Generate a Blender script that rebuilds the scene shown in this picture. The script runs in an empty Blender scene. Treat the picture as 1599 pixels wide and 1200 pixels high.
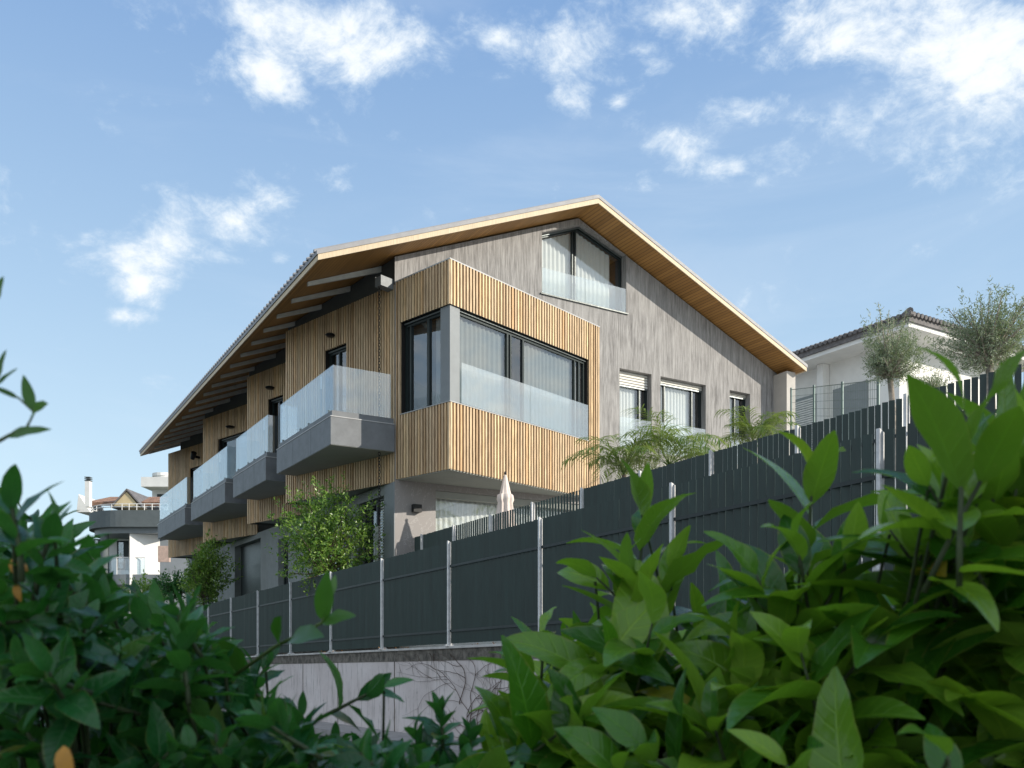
import bpy, math, random
from mathutils import Vector, Matrix
R = math.radians
sc = bpy.context.scene
C = sc.collection
random.seed(7)
# ------------------------------------------------------------ camera, sky, sun, exposure
FP = 1350.0                       # focal length in photo pixels (photo 1599 wide), horizon at y = 1000
cam = bpy.data.objects.new('camera', bpy.data.cameras.new('camera')); C.objects.link(cam)
cam.location = (0, 0, 0); cam.rotation_euler = (R(90), 0, 0)
cam.data.sensor_width = 36; cam.data.lens = 36 * FP / 1599
cam.data.shift_y = 400 / 1599
cam.data.clip_start = 0.05; cam.data.clip_end = 5000
cam.data.dof.use_dof = True; cam.data.dof.focus_distance = 21; cam.data.dof.aperture_fstop = 9
sc.camera = cam
sc.view_settings.view_transform = 'Standard'; sc.view_settings.look = 'None'
sc.view_settings.gamma = 1; sc.view_settings.use_curve_mapping = False
sc.view_settings.exposure = 0.76
SUN_EL = R(21.5); SX, SY = 0.950, -0.311
SKY_STRENGTH = 0.13
sd = Vector((SX * math.cos(SUN_EL), SY * math.cos(SUN_EL), math.sin(SUN_EL))).normalized()
sun = bpy.data.objects.new('sun', bpy.data.lights.new('sun', 'SUN')); C.objects.link(sun)
sun.data.energy = 2.9; sun.data.angle = R(0.5); sun.data.color = (1.0, 0.92, 0.80)
sun.rotation_euler = sd.to_track_quat('Z', 'Y').to_euler()
world = bpy.data.worlds.new('World'); sc.world = world; world.use_nodes = True

class NT:
    def __init__(s, tree):
        s.t = tree; s.n = tree.nodes; s.l = tree.links
    def new(s, kind, **kw):
        n = s.n.new(kind)
        for k, v in kw.items(): setattr(n, k, v)
        return n
    def put(s, sock, v):
        if isinstance(v, bpy.types.NodeSocket): s.l.new(v, sock)
        elif v is not None: sock.default_value = v
    def m(s, op, a, b=None, c=None, clamp=False):
        n = s.new('ShaderNodeMath', operation=op, use_clamp=clamp)
        s.put(n.inputs[0], a); s.put(n.inputs[1], b); s.put(n.inputs[2], c)
        return n.outputs[0]
    def mix(s, f, a, b, blend='MIX'):
        n = s.new('ShaderNodeMix', data_type='RGBA', blend_type=blend)
        s.put(n.inputs[0], f); s.put(n.inputs[6], a); s.put(n.inputs[7], b)
        return n.outputs[2]
    def noise(s, vec, scale, detail=4, rough=.55, dist=0):
        n = s.new('ShaderNodeTexNoise'); s.put(n.inputs['Vector'], vec)
        n.inputs['Scale'].default_value = scale; n.inputs['Detail'].default_value = detail
        n.inputs['Roughness'].default_value = rough; n.inputs['Distortion'].default_value = dist
        return n.outputs[0]
    def mapping(s, vec, scale=(1, 1, 1), rot=(0, 0, 0), loc=(0, 0, 0)):
        n = s.new('ShaderNodeMapping'); s.put(n.inputs[0], vec)
        n.inputs[1].default_value = loc; n.inputs[2].default_value = rot; n.inputs[3].default_value = scale
        return n.outputs[0]
    def ramp(s, f, stops):
        n = s.new('ShaderNodeValToRGB'); s.put(n.inputs[0], f)
        e = n.color_ramp.elements
        while len(e) < len(stops): e.new(.5)
        for i, (p, c) in enumerate(stops):
            e[i].position = p; e[i].color = (*c, 1) if len(c) == 3 else c
        return n.outputs[0]
    def smooth(s, v, a, b):
        n = s.new('ShaderNodeMapRange', interpolation_type='SMOOTHSTEP')
        s.put(n.inputs[0], v); n.inputs[1].default_value = a; n.inputs[2].default_value = b
        return n.outputs[0]

def build_world():
    T = NT(world.node_tree); T.n.clear()
    out = T.new('ShaderNodeOutputWorld'); bg = T.new('ShaderNodeBackground')
    sky = T.new('ShaderNodeTexSky', sky_type='NISHITA')
    sky.sun_disc = False; sky.sun_elevation = SUN_EL; sky.sun_rotation = math.atan2(SX, SY)
    sky.altitude = 50; sky.air_density = 1.0; sky.dust_density = 0.9; sky.ozone_density = 2.2
    tc = T.new('ShaderNodeTexCoord'); sep = T.new('ShaderNodeSeparateXYZ'); T.l.new(tc.outputs['Generated'], sep.inputs[0])
    x, y, z = sep.outputs
    # direction on the dome: bearing and height as slopes, used to gather clouds into banks
    yy = T.m('MAXIMUM', y, 0.05)
    u = T.m('DIVIDE', x, yy); v = T.m('DIVIDE', z, yy)
    def P(px, py): return ((px - 800) / FP, (1000 - py) / FP)
    banks = [(470, 40, 170, 62, 1.05, 15), (330, 20, 150, 40, .7, 0), (420, 115, 70, 45, .9, 25), (860, 60, 130, 60, .8, 0), (1080, 30, 150, 60, .95, 0),
             (1330, 45, 130, 85, 1.25, 0), (1530, 90, 145, 145, 1.4, 0), (1420, 170, 90, 60, .9, 0), (1300, 190, 100, 45, 1.15, 20), (1250, 240, 110, 40, .8, 0), (1160, 175, 90, 30, .95, 0),
             (1060, 220, 80, 34, .9, 20), (1000, 205, 28, 22, .9, 0), (1080, 225, 26, 22, .9, 0), (1140, 258, 34, 22, .95, 0), (1195, 285, 30, 20, .8, 0), (1120, 165, 34, 26, .9, 0), (965, 160, 16, 12, .9, 0), (890, 152, 32, 28, 1.0, 0), (340, 335, 92, 40, .9, 15), (430, 310, 60, 40, .85, 35), (525, 290, 40, 40, .85, 50),
             (215, 405, 110, 42, 1.15, 0), (225, 440, 55, 32, 1.1, 0), (200, 492, 30, 14, .95, 0), (130, 398, 50, 20, .7, 0), (440, 400, 18, 14, .7, 0), (1307, 305, 18, 14, .7, 0), (560, 230, 120, 30, .35, 0)]
    mask = None
    for (bx, by, rx, ry, amp, rot) in banks:
        cu, cv = P(bx, by); a = R(rot)
        du = T.m('SUBTRACT', u, cu); dv = T.m('SUBTRACT', v, cv)
        e1 = T.m('ADD', T.m('MULTIPLY', du, math.cos(a) * FP / rx), T.m('MULTIPLY', dv, -math.sin(a) * FP / rx))
        e2 = T.m('ADD', T.m('MULTIPLY', du, math.sin(a) * FP / ry), T.m('MULTIPLY', dv, math.cos(a) * FP / ry))
        r2 = T.m('ADD', T.m('MULTIPLY', e1, e1), T.m('MULTIPLY', e2, e2))
        g = T.m('MULTIPLY', T.m('EXPONENT', T.m('MULTIPLY', r2, -0.7)), amp)
        mask = g if mask is None else T.m('MAXIMUM', mask, g)
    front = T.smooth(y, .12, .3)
    mask = T.m('ADD', T.m('MULTIPLY', mask, front), T.m('MULTIPLY', T.m('SUBTRACT', 1.0, front), 1.05))  # cloud outside the view is thickened to add fill light to shaded sides
    wv = T.mapping(tc.outputs['Generated'], scale=(1, 1, 1.5))
    n1 = T.noise(wv, 9, 10, .62, .5); n2 = T.noise(wv, 34, 7, .65, .3)
    n = T.m('ADD', T.m('MULTIPLY', n1, .72), T.m('MULTIPLY', n2, .38))
    dens = T.m('ADD', T.m('MULTIPLY', mask, .58), T.m('MULTIPLY', T.m('SUBTRACT', n, .55), 2.5))
    alpha = T.smooth(dens, .17, .80)
    up = T.smooth(z, -.02, .03)
    alpha = T.m('MULTIPLY', T.m('MULTIPLY', alpha, up), .93)
    # very thin veil
    veil = T.m('MULTIPLY', T.smooth(T.noise(T.mapping(tc.outputs['Generated'], scale=(1, 1, 4), rot=(0, .3, 0)), 2.6, 6, .6, .5), .45, .8), .16)
    shade = T.mix(T.smooth(dens, .3, 1.0), (3.4, 4.0, 4.6, 1), (4.9, 5.0, 5.0, 1))
    tint = T.mix(1.0, sky.outputs[0], (1.0, 1.0, 1.0, 1), 'MULTIPLY')
    pale = T.ramp(z, [(0.0, (3.4, 4.2, 4.5)), (.16, (2.85, 3.75, 4.35)), (.34, (2.05, 2.95, 3.95)), (.62, (1.05, 1.85, 3.3))])
    c0 = T.mix(.88, tint, pale)
    c0 = T.mix(veil, c0, (4.2, 4.6, 5.0, 1))
    col = T.mix(alpha, c0, shade)
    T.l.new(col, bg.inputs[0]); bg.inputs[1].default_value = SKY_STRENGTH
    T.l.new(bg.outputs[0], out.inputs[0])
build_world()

# ------------------------------------------------------------ helpers
def W(x, y, Y): return Vector(((x - 800) / FP * Y, Y, (1000 - y) / FP * Y))
class MB:
    def __init__(s): s.v = []; s.f = []; s.uv = []
    def face(s, pts):
        i = len(s.v); s.v += [tuple(p) for p in pts]; s.f.append(tuple(range(i, i + len(pts))))
    def hexa(s, p):       # 8 points: bottom ring 0-3, top ring 4-7
        i = len(s.v); s.v += [tuple(q) for q in p]
        for f in ((3, 2, 1, 0), (4, 5, 6, 7), (0, 1, 5, 4), (1, 2, 6, 5), (2, 3, 7, 6), (3, 0, 4, 7)):
            s.f.append(tuple(i + k for k in f))
    def box(s, x0, x1, y0, y1, z0, z1):
        s.hexa([(x0, y0, z0), (x1, y0, z0), (x1, y1, z0), (x0, y1, z0), (x0, y0, z1), (x1, y0, z1), (x1, y1, z1), (x0, y1, z1)])
    def bar(s, p, q, w, h, up=(0, 0, 1)):
        p = Vector(p); q = Vector(q); d = (q - p).normalized(); up = Vector(up)
        sd_ = d.cross(up); sd_ = sd_.normalized() if sd_.length > 1e-5 else Vector((1, 0, 0)); u2 = sd_.cross(d).normalized()
        a = sd_ * w / 2; b = u2 * h / 2
        s.hexa([p - a - b, p + a - b, q + a - b, q - a - b, p - a + b, p + a + b, q + a + b, q - a + b])
    def tube(s, pts, rad, seg=8, cap=True):
        pts = [Vector(p) for p in pts]; n = len(pts)
        if not isinstance(rad, (list, tuple)): rad = [rad] * n
        base = len(s.v); nrm = None
        for i, p in enumerate(pts):
            d = (pts[min(i + 1, n - 1)] - pts[max(i - 1, 0)])
            d = d.normalized() if d.length > 1e-9 else Vector((0, 0, 1))
            if nrm is None:
                nrm = d.orthogonal().normalized()
            else:
                nrm = (nrm - d * nrm.dot(d)); nrm = nrm.normalized() if nrm.length > 1e-6 else d.orthogonal().normalized()
            b = d.cross(nrm)
            for k in range(seg):
                a = 2 * math.pi * k / seg
                s.v.append(tuple(p + (nrm * math.cos(a) + b * math.sin(a)) * rad[i]))
        for i in range(n - 1):
            for k in range(seg):
                k2 = (k + 1) % seg
                s.f.append((base + i * seg + k, base + i * seg + k2, base + (i + 1) * seg + k2, base + (i + 1) * seg + k))
        if cap:
            s.f.append(tuple(base + k for k in reversed(range(seg)))); s.f.append(tuple(base + (n - 1) * seg + k for k in range(seg)))
    def lathe(s, c, prof, seg=24, cap=True):
        base = len(s.v)
        for (r, z) in prof:
            for k in range(seg):
                a = 2 * math.pi * k / seg; s.v.append((c[0] + r * math.cos(a), c[1] + r * math.sin(a), c[2] + z))
        for i in range(len(prof) - 1):
            for k in range(seg):
                k2 = (k + 1) % seg
                s.f.append((base + i * seg + k, base + i * seg + k2, base + (i + 1) * seg + k2, base + (i + 1) * seg + k))
        if cap:
            s.f.append(tuple(base + k for k in reversed(range(seg)))); s.f.append(tuple(base + (len(prof) - 1) * seg + k for k in range(seg)))
    def prism(s, poly, z0, z1):
        n = len(poly); i = len(s.v)
        s.v += [(p[0], p[1], z0) for p in poly] + [(p[0], p[1], z1) for p in poly]
        s.f.append(tuple(i + k for k in reversed(range(n)))); s.f.append(tuple(i + n + k for k in range(n)))
        for k in range(n): s.f.append((i + k, i + (k + 1) % n, i + n + (k + 1) % n, i + n + k))
    def build(s, name, mat, parent=None, smooth=False, bevel=0):
        me = bpy.data.meshes.new(name); me.from_pydata(s.v, [], s.f); me.update()
        o = bpy.data.objects.new(name, me); C.objects.link(o)
        me.materials.append(mat)
        if s.uv and len(s.uv) == len(s.v):
            at = me.attributes.new('leafuv', 'FLOAT_VECTOR', 'POINT'); at.data.foreach_set('vector', [c for q in s.uv for c in (q[0], q[1], 0.0)])
        if smooth: me.polygons.foreach_set('use_smooth', [True] * len(me.polygons))
        if bevel:
            b = o.modifiers.new('bevel', 'BEVEL'); b.width = bevel; b.segments = 2; b.limit_method = 'ANGLE'
        if parent:
            o.parent = parent
            # world-space mesh under a moved Empty: keep it where it was modelled
            o.matrix_parent_inverse = Matrix.Translation(-wloc(parent))
        return o
def wloc(o):
    if o.type == 'EMPTY': return Vector(o.location)
    return wloc(o.parent) if o.parent and o.type == 'EMPTY' else Vector((0, 0, 0))
def tag(o, label, cat, group=None, kind=None):
    if label: o['label'] = label
    if cat: o['category'] = cat
    if group: o['group'] = group
    if kind: o['kind'] = kind
    return o
def thing(name, label, cat, loc=(0, 0, 0), group=None):
    o = bpy.data.objects.new(name, None); C.objects.link(o); o.location = loc; o.empty_display_size = .3
    return tag(o, label, cat, group)

# ------------------------------------------------------------ materials
def mat(name, color, rough=.6, metal=0, spec=.5, var=0, vscale=3, bump=0, bscale=40, stretch=(1, 1, 1), alpha=None, coat=0):
    m = bpy.data.materials.new(name); m.use_nodes = True
    T = NT(m.node_tree); b = T.n['Principled BSDF']
    b.inputs['Roughness'].default_value = rough; b.inputs['Metallic'].default_value = metal
    b.inputs['Specular IOR Level'].default_value = spec
    if coat: b.inputs['Coat Weight'].default_value = coat
    tc = T.new('ShaderNodeTexCoord'); vec = T.mapping(tc.outputs['Object'], scale=stretch)
    col = (*color, 1)
    if var:
        n = T.noise(vec, vscale, 7, .62)
        f = T.smooth(n, .28, .72)
        dark = tuple(c * (1 - var) for c in color); lite = tuple(min(1, c * (1 + var * .8)) for c in color)
        cc = T.mix(f, (*dark, 1), (*lite, 1)); T.l.new(cc, b.inputs['Base Color'])
        n3 = T.noise(vec, vscale * 7, 4, .6)
        rr = T.m('ADD', T.m('MULTIPLY', n3, .3), rough - .15, clamp=True); T.l.new(rr, b.inputs['Roughness'])
    else: b.inputs['Base Color'].default_value = col
    if bump:
        bn = T.new('ShaderNodeBump'); bn.inputs['Strength'].default_value = bump; bn.inputs['Distance'].default_value = .02
        T.l.new(T.noise(vec, bscale, 5, .6), bn.inputs['Height']); T.l.new(bn.outputs[0], b.inputs['Normal'])
    return m
def mat_boardconcrete():
    m = bpy.data.materials.new('board_marked_render'); m.use_nodes = True; T = NT(m.node_tree); b = T.n['Principled BSDF']
    tc = T.new('ShaderNodeTexCoord')
    v1 = T.mapping(tc.outputs['Object'], scale=(1, 1, .05)); v2 = T.mapping(tc.outputs['Object'], scale=(1, 1, .14))
    fine = T.noise(v1, 26, 5, .72, .05); mid = T.noise(v2, 9, 5, .65, .3); big = T.noise(tc.outputs['Object'], .8, 4, .55)
    f = T.m('ADD', T.m('MULTIPLY', fine, .62), T.m('MULTIPLY', mid, .38))
    c = T.ramp(f, [(.34, (.095, .092, .090)), (.45, (.22, .213, .208)), (.54, (.335, .326, .318)), (.67, (.49, .48, .47))])
    c = T.mix(.18, c, (.26, .25, .24, 1)); c = T.mix(T.m('MULTIPLY', T.smooth(big, .35, .7), .3), c, (.40, .39, .375, 1))
    T.l.new(c, b.inputs['Base Color']); b.inputs['Roughness'].default_value = .9; b.inputs['Specular IOR Level'].default_value = .2
    bn = T.new('ShaderNodeBump'); bn.inputs['Strength'].default_value = .55; bn.inputs['Distance'].default_value = .02
    T.l.new(f, bn.inputs['Height']); T.l.new(bn.outputs[0], b.inputs['Normal'])
    return m
def mat_wood(name, base, var=.35, island=True, grain=(1, 1, .06), gs=45):
    m = bpy.data.materials.new(name); m.use_nodes = True; T = NT(m.node_tree); b = T.n['Principled BSDF']
    tc = T.new('ShaderNodeTexCoord')
    g = T.noise(T.mapping(tc.outputs['Object'], scale=grain), gs, 5, .6, .3)
    c = T.mix(T.smooth(g, .3, .7), tuple(x * (1 - var) for x in base) + (1,), tuple(min(1, x * (1 + var * .5)) for x in base) + (1,))
    if island:
        geo = T.new('ShaderNodeNewGeometry')
        r = geo.outputs['Random Per Island']
        c = T.mix(1.0, c, T.ramp(r, [(0, (.66, .58, .50)), (.2, (.86, .82, .80)), (.6, (1.0, 1.0, 1.0)), (.85, (1.12, 1.1, 1.02)), (1, (.95, .78, .62))]), 'MULTIPLY')
    # weather stain running down from edges
    st = T.noise(T.mapping(tc.outputs['Object'], scale=(1, 1, .3)), 1.6, 4, .6)
    c = T.mix(T.m('MULTIPLY', T.smooth(st, .5, .75), .25), c, tuple(x * .55 for x in base) + (1,))
    T.l.new(c, b.inputs['Base Color']); b.inputs['Roughness'].default_value = .55; b.inputs['Specular IOR Level'].default_value = .35
    return m
def mat_soffit(name, base, axis_rot, pitch):
    m = bpy.data.materials.new(name); m.use_nodes = True; T = NT(m.node_tree); b = T.n['Principled BSDF']
    tc = T.new('ShaderNodeTexCoord'); v = T.mapping(tc.outputs['Object'], rot=(0, 0, axis_rot))
    sep = T.new('ShaderNodeSeparateXYZ'); T.l.new(v, sep.inputs[0])
    q = T.m('DIVIDE', sep.outputs[0], pitch); fr = T.m('FRACT', q); fl = T.m('FLOOR', q)
    wn = T.new('ShaderNodeTexWhiteNoise', noise_dimensions='1D'); T.l.new(fl, wn.inputs['W'])
    line = T.m('LESS_THAN', fr, .10)
    g = T.noise(T.mapping(v, scale=(1, .08, 1)), 30, 5, .6, .3)
    c = T.mix(g, tuple(x * .75 for x in base) + (1,), tuple(min(1, x * 1.2) for x in base) + (1,))
    c = T.mix(1.0, c, T.ramp(wn.outputs[0], [(0, (.8, .76, .7)), (1, (1.1, 1.08, 1.05))]), 'MULTIPLY')
    c = T.mix(line, c, (.03, .02, .012, 1))
    T.l.new(c, b.inputs['Base Color']); b.inputs['Roughness'].default_value = .6
    return m
def mat_glass(name, tint=(.93, .96, .95), ior=1.5, strength=1.0, veil=0.0, rough=.0):
    m = bpy.data.materials.new(name); m.use_nodes = True; T = NT(m.node_tree); T.n.clear()
    o = T.new('ShaderNodeOutputMaterial'); tr = T.new('ShaderNodeBsdfTransparent'); gl = T.new('ShaderNodeBsdfGlossy')
    tr.inputs[0].default_value = (*tint, 1); gl.inputs['Roughness'].default_value = rough; gl.inputs[0].default_value = (.96, .98, 1, 1)
    tc = T.new('ShaderNodeTexCoord'); bn = T.new('ShaderNodeBump'); bn.inputs['Strength'].default_value = .012; bn.inputs['Distance'].default_value = .02
    T.l.new(T.noise(tc.outputs['Object'], .9, 2, .5), bn.inputs['Height']); T.l.new(bn.outputs[0], gl.inputs['Normal'])
    geo = T.new('ShaderNodeNewGeometry'); dp = T.new('ShaderNodeVectorMath', operation='DOT_PRODUCT')
    T.l.new(geo.outputs['Incoming'], dp.inputs[0]); T.l.new(geo.outputs['Normal'], dp.inputs[1])
    k = T.m('SUBTRACT', 1.0, T.m('ABSOLUTE', dp.outputs['Value']), clamp=True)
    f = T.m('ADD', ior, T.m('MULTIPLY', T.m('POWER', k, 5.0), (1 - ior) * strength), clamp=True)
    mx = T.new('ShaderNodeMixShader'); T.l.new(f, mx.inputs[0]); T.l.new(tr.outputs[0], mx.inputs[1]); T.l.new(gl.outputs[0], mx.inputs[2])
    last = mx
    if veil:
        df = T.new('ShaderNodeBsdfDiffuse'); df.inputs[0].default_value = (.78, .82, .84, 1)
        m2 = T.new('ShaderNodeMixShader'); m2.inputs[0].default_value = veil; T.l.new(mx.outputs[0], m2.inputs[1]); T.l.new(df.outputs[0], m2.inputs[2]); last = m2
    T.l.new(last.outputs[0], o.inputs[0]); return m
def mat_leaf(name, c1, c2, c3, transl=.35, rough=.35, spec=.5, stain=None, veins=False):
    m = bpy.data.materials.new(name); m.use_nodes = True; T = NT(m.node_tree); T.n.clear()
    o = T.new('ShaderNodeOutputMaterial'); b = T.new('ShaderNodeBsdfPrincipled'); tl = T.new('ShaderNodeBsdfTranslucent')
    geo = T.new('ShaderNodeNewGeometry'); tc = T.new('ShaderNodeTexCoord')
    c = T.ramp(geo.outputs['Random Per Island'], [(0, c1), (.5, c2), (.975, c3), (1, stain if stain else c3)])
    n = T.noise(tc.outputs['Object'], 60, 4, .6); c = T.mix(T.m('MULTIPLY', n, .5), c, T.mix(1.0, c, (.5, .62, .5, 1), 'MULTIPLY'))
    if veins:
        at = T.new('ShaderNodeAttribute', attribute_name='leafuv'); sp = T.new('ShaderNodeSeparateXYZ'); T.l.new(at.outputs['Vector'], sp.inputs[0])
        au = T.m('ABSOLUTE', sp.outputs[0]); rib = T.m('SUBTRACT', 1.0, T.smooth(au, .02, .09))
        wv = T.m('SINE', T.m('MULTIPLY', T.m('SUBTRACT', T.m('MULTIPLY', sp.outputs[1], 8.0), T.m('MULTIPLY', au, 1.3)), 6.283))
        side = T.smooth(wv, .72, 1.0)
        vn = T.m('MAXIMUM', rib, T.m('MULTIPLY', side, .45))
        c = T.mix(T.m('MULTIPLY', vn, .5), c, T.mix(1.0, c, (2.0, 1.7, 1.5, 1), 'MULTIPLY'))
        edge = T.smooth(T.m('ADD', au, T.m('MULTIPLY', T.noise(tc.outputs['Object'], 35, 3, .6), .5)), 1.12, 1.35)
        c = T.mix(T.m('MULTIPLY', edge, .6), c, (.24, .24, .06, 1))
        spots = T.smooth(T.noise(tc.outputs['Object'], 120, 2, .5), .70, .76)
        c = T.mix(T.m('MULTIPLY', spots, .5), c, (.20, .19, .07, 1))
        bn = T.new('ShaderNodeBump'); bn.inputs['Strength'].default_value = .5; bn.inputs['Distance'].default_value = .002
        T.l.new(T.m('SUBTRACT', T.noise(tc.outputs['Object'], 90, 3, .5), vn), bn.inputs['Height']); T.l.new(bn.outputs[0], b.inputs['Normal'])
    # underside paler
    c = T.mix(T.m('MULTIPLY', geo.outputs['Backfacing'], .45), c, (c3[0] * .9 + .03, c3[1] * .9 + .03, c3[2] * .9 + .03, 1))
    T.l.new(c, b.inputs['Base Color']); b.inputs['Roughness'].default_value = rough; b.inputs['Specular IOR Level'].default_value = spec
    T.l.new(T.mix(1.0, c, (1.7, 1.9, .7, 1), 'MULTIPLY'), tl.inputs[0])
    mx = T.new('ShaderNodeMixShader'); mx.inputs[0].default_value = transl
    T.l.new(b.outputs[0], mx.inputs[1]); T.l.new(tl.outputs[0], mx.inputs[2]); T.l.new(mx.outputs[0], o.inputs[0]); return m
def mat_wallconcrete():
    m = bpy.data.materials.new('old_concrete'); m.use_nodes = True; T = NT(m.node_tree); b = T.n['Principled BSDF']
    tc = T.new('ShaderNodeTexCoord')
    big = T.noise(tc.outputs['Object'], .9, 5, .6, .4); streak = T.noise(T.mapping(tc.outputs['Object'], scale=(1, 1, .12)), 9, 6, .68)
    pits = T.noise(T.mapping(tc.outputs['Object'], scale=(1, 1, .35)), 28, 3, .5)
    c = T.ramp(big, [(.3, (.50, .44, .42)), (.5, (.60, .535, .515)), (.7, (.68, .62, .60))])
    c = T.mix(T.m('MULTIPLY', T.smooth(streak, .52, .70), .7), c, (.24, .21, .19, 1))
    c = T.mix(T.m('MULTIPLY', T.smooth(pits, .68, .74), .8), c, (.10, .09, .085, 1))
    T.l.new(c, b.inputs['Base Color']); b.inputs['Roughness'].default_value = .9
    bn = T.new('ShaderNodeBump'); bn.inputs['Strength'].default_value = .4; bn.inputs['Distance'].default_value = .02
    T.l.new(T.noise(tc.outputs['Object'], 30, 6, .65), bn.inputs['Height']); T.l.new(bn.outputs[0], b.inputs['Normal'])
    return m
def mat_tiles(name, c1, c2):
    m = mat(name, c1, .8, var=.4, vscale=5); return m

M = dict(
    gable=mat_boardconcrete(), batten=mat_wood('timber_batten', (.67, .50, .31)),
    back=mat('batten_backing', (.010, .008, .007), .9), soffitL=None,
    cream=mat_wood('rake_board', (.62, .50, .34), .15, island=False), flash=mat('roof_flashing', (.27, .27, .28), .55, metal=.0, var=.1, vscale=4),
    darkwall=mat('dark_plaster', (.085, .095, .092), .85, var=.12, vscale=2.5, bump=.2), greywall=mat('grey_plaster', (.22, .24, .235), .85, var=.1, vscale=2, bump=.2),
    rafter=mat('rafter_paint', (.60, .62, .58), .6, var=.12, vscale=5), panel=mat('fibre_cement', (.150, .160, .170), .6, var=.16, vscale=3, bump=.1),
    panel2=mat('column_panel', (.20, .22, .23), .5, var=.06), marble=None, under=mat('underside_render', (.30, .31, .285), .85, var=.07, vscale=1.5),
    frame=mat('anthracite_aluminium', (.020, .030, .030), .38, metal=.3, var=.1), frame2=mat('grey_track', (.16, .18, .18), .4, metal=.5, var=.1), trim=mat('metal_drip', (.42, .42, .42), .5, metal=.0, var=.1),
    white=mat('white_paint', (.78, .77, .74), .7, var=.06, vscale=1.5, bump=.1), shutter=mat('shutter_white', (.70, .68, .62), .5, var=.06),
    curtain=mat('sheer_curtain', (.64, .66, .65), .9, var=.05, vscale=2), curtain2=mat('grey_sheer_curtain', (.20, .22, .22), .9, var=.08, vscale=2), room=mat('room_dark', (.05, .055, .055), .9),
    slat=mat('fence_slat', (.012, .032, .028), .45, metal=.0, var=.22, vscale=7, bump=.05, stretch=(1, 1, .12)), rail=mat('fence_rail', (.010, .018, .018), .5, var=.2),
    post=mat('galvanised_post', (.60, .60, .60), .42, metal=.0, var=.18, vscale=9), coping=mat('coping_stone', (.50, .48, .45), .8, var=.18, vscale=4),
    fabric=mat('parasol_fabric', (.72, .62, .56), .9, var=.08, vscale=6), black=mat('black_metal', (.012, .012, .013), .4, metal=.4, var=.1),
    bark=mat('bark', (.17, .13, .10), .9, var=.45, vscale=14, bump=.6, bscale=30), olivebark=mat('olive_bark', (.36, .31, .26), .9, var=.4, vscale=12, bump=.8, bscale=25),
    twig=mat('green_twig', (.08, .13, .03), .6, var=.3, vscale=20), drytwig=mat('dry_vine', (.09, .055, .035), .9, var=.4, vscale=15),
    tile=mat('clay_tile', (.26, .15, .10), .85, var=.5, vscale=2.5, bump=.3), tilegrey=mat('grey_tile', (.16, .15, .15), .8, var=.3, vscale=5),
    greyp=mat('neighbour_grey', (.115, .135, .14), .8, var=.12, vscale=1.2), yellowp=mat('neighbour_ochre', (.62, .50, .30), .85, var=.1, vscale=2),
    bluegrey=mat('neighbour_blue_grey', (.13, .15, .17), .85, var=.08, vscale=1),
    road=mat('asphalt', (.12, .12, .12), .9, var=.25, vscale=1.5, bump=.4, bscale=90), pave=mat('paving', (.30, .28, .27), .9, var=.15, vscale=3, bump=.3),
    soil=mat('soil_and_grass', (.075, .085, .035), .95, var=.5, vscale=1.2, bump=.5), gravel=mat('terrace_stone', (.45, .43, .40), .85, var=.15, vscale=3, bump=.2),
    oldwall=mat_wallconcrete(), stain=mat('stained_concrete', (.14, .125, .105), .95, var=.6, vscale=7, bump=.5), mesh=mat('green_wire', (.12, .17, .16), .5, metal=.3),
    gb=mat_glass('balcony_glass', (.90, .95, .97), .16, 1.0, .03), gw=mat_glass('window_glass', (.93, .95, .94), .19, 1.0), gj=mat_glass('rail_glass', (.955, .985, .98), .16, 1.0, .11),
    dryleaf=mat('dry_leaf', (.42, .20, .07), .8, var=.5, vscale=30),
)
def mat_marble():
    m = bpy.data.materials.new('veined_panel'); m.use_nodes = True; T = NT(m.node_tree); b = T.n['Principled BSDF']; tc = T.new('ShaderNodeTexCoord')
    n = T.noise(T.mapping(tc.outputs['Object'], scale=(1, 1, .5)), 2.2, 8, .6, 1.6)
    v = T.m('LESS_THAN', T.m('ABSOLUTE', T.m('SUBTRACT', n, .5)), .006)
    c = T.mix(T.m('MULTIPLY', v, .4), (.255, .235, .225, 1), (.5, .48, .46, 1)); T.l.new(c, b.inputs['Base Color']); b.inputs['Roughness'].default_value = .4
    return m
M['marble'] = mat_marble()
LM = dict(
    citrus=mat_leaf('citrus_leaf', (.025, .105, .012), (.065, .195, .018), (.22, .37, .035), .32, .24, .5, stain=(.40, .26, .03), veins=True),
    dark=mat_leaf('laurel_leaf', (.010, .075, .018), (.020, .125, .028), (.055, .21, .045), .28, .28, .5, stain=(.16, .17, .03), veins=True),
    ficus=mat_leaf('ficus_leaf', (.06, .15, .03), (.12, .235, .035), (.27, .38, .09), .32, .3, .5),
    olive=mat_leaf('olive_leaf', (.12, .16, .10), (.21, .25, .17), (.38, .42, .32), .15, .55, .4),
    palm=mat_leaf('palm_leaf', (.08, .15, .03), (.14, .22, .05), (.27, .31, .11), .3, .45, .4),
)
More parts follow.
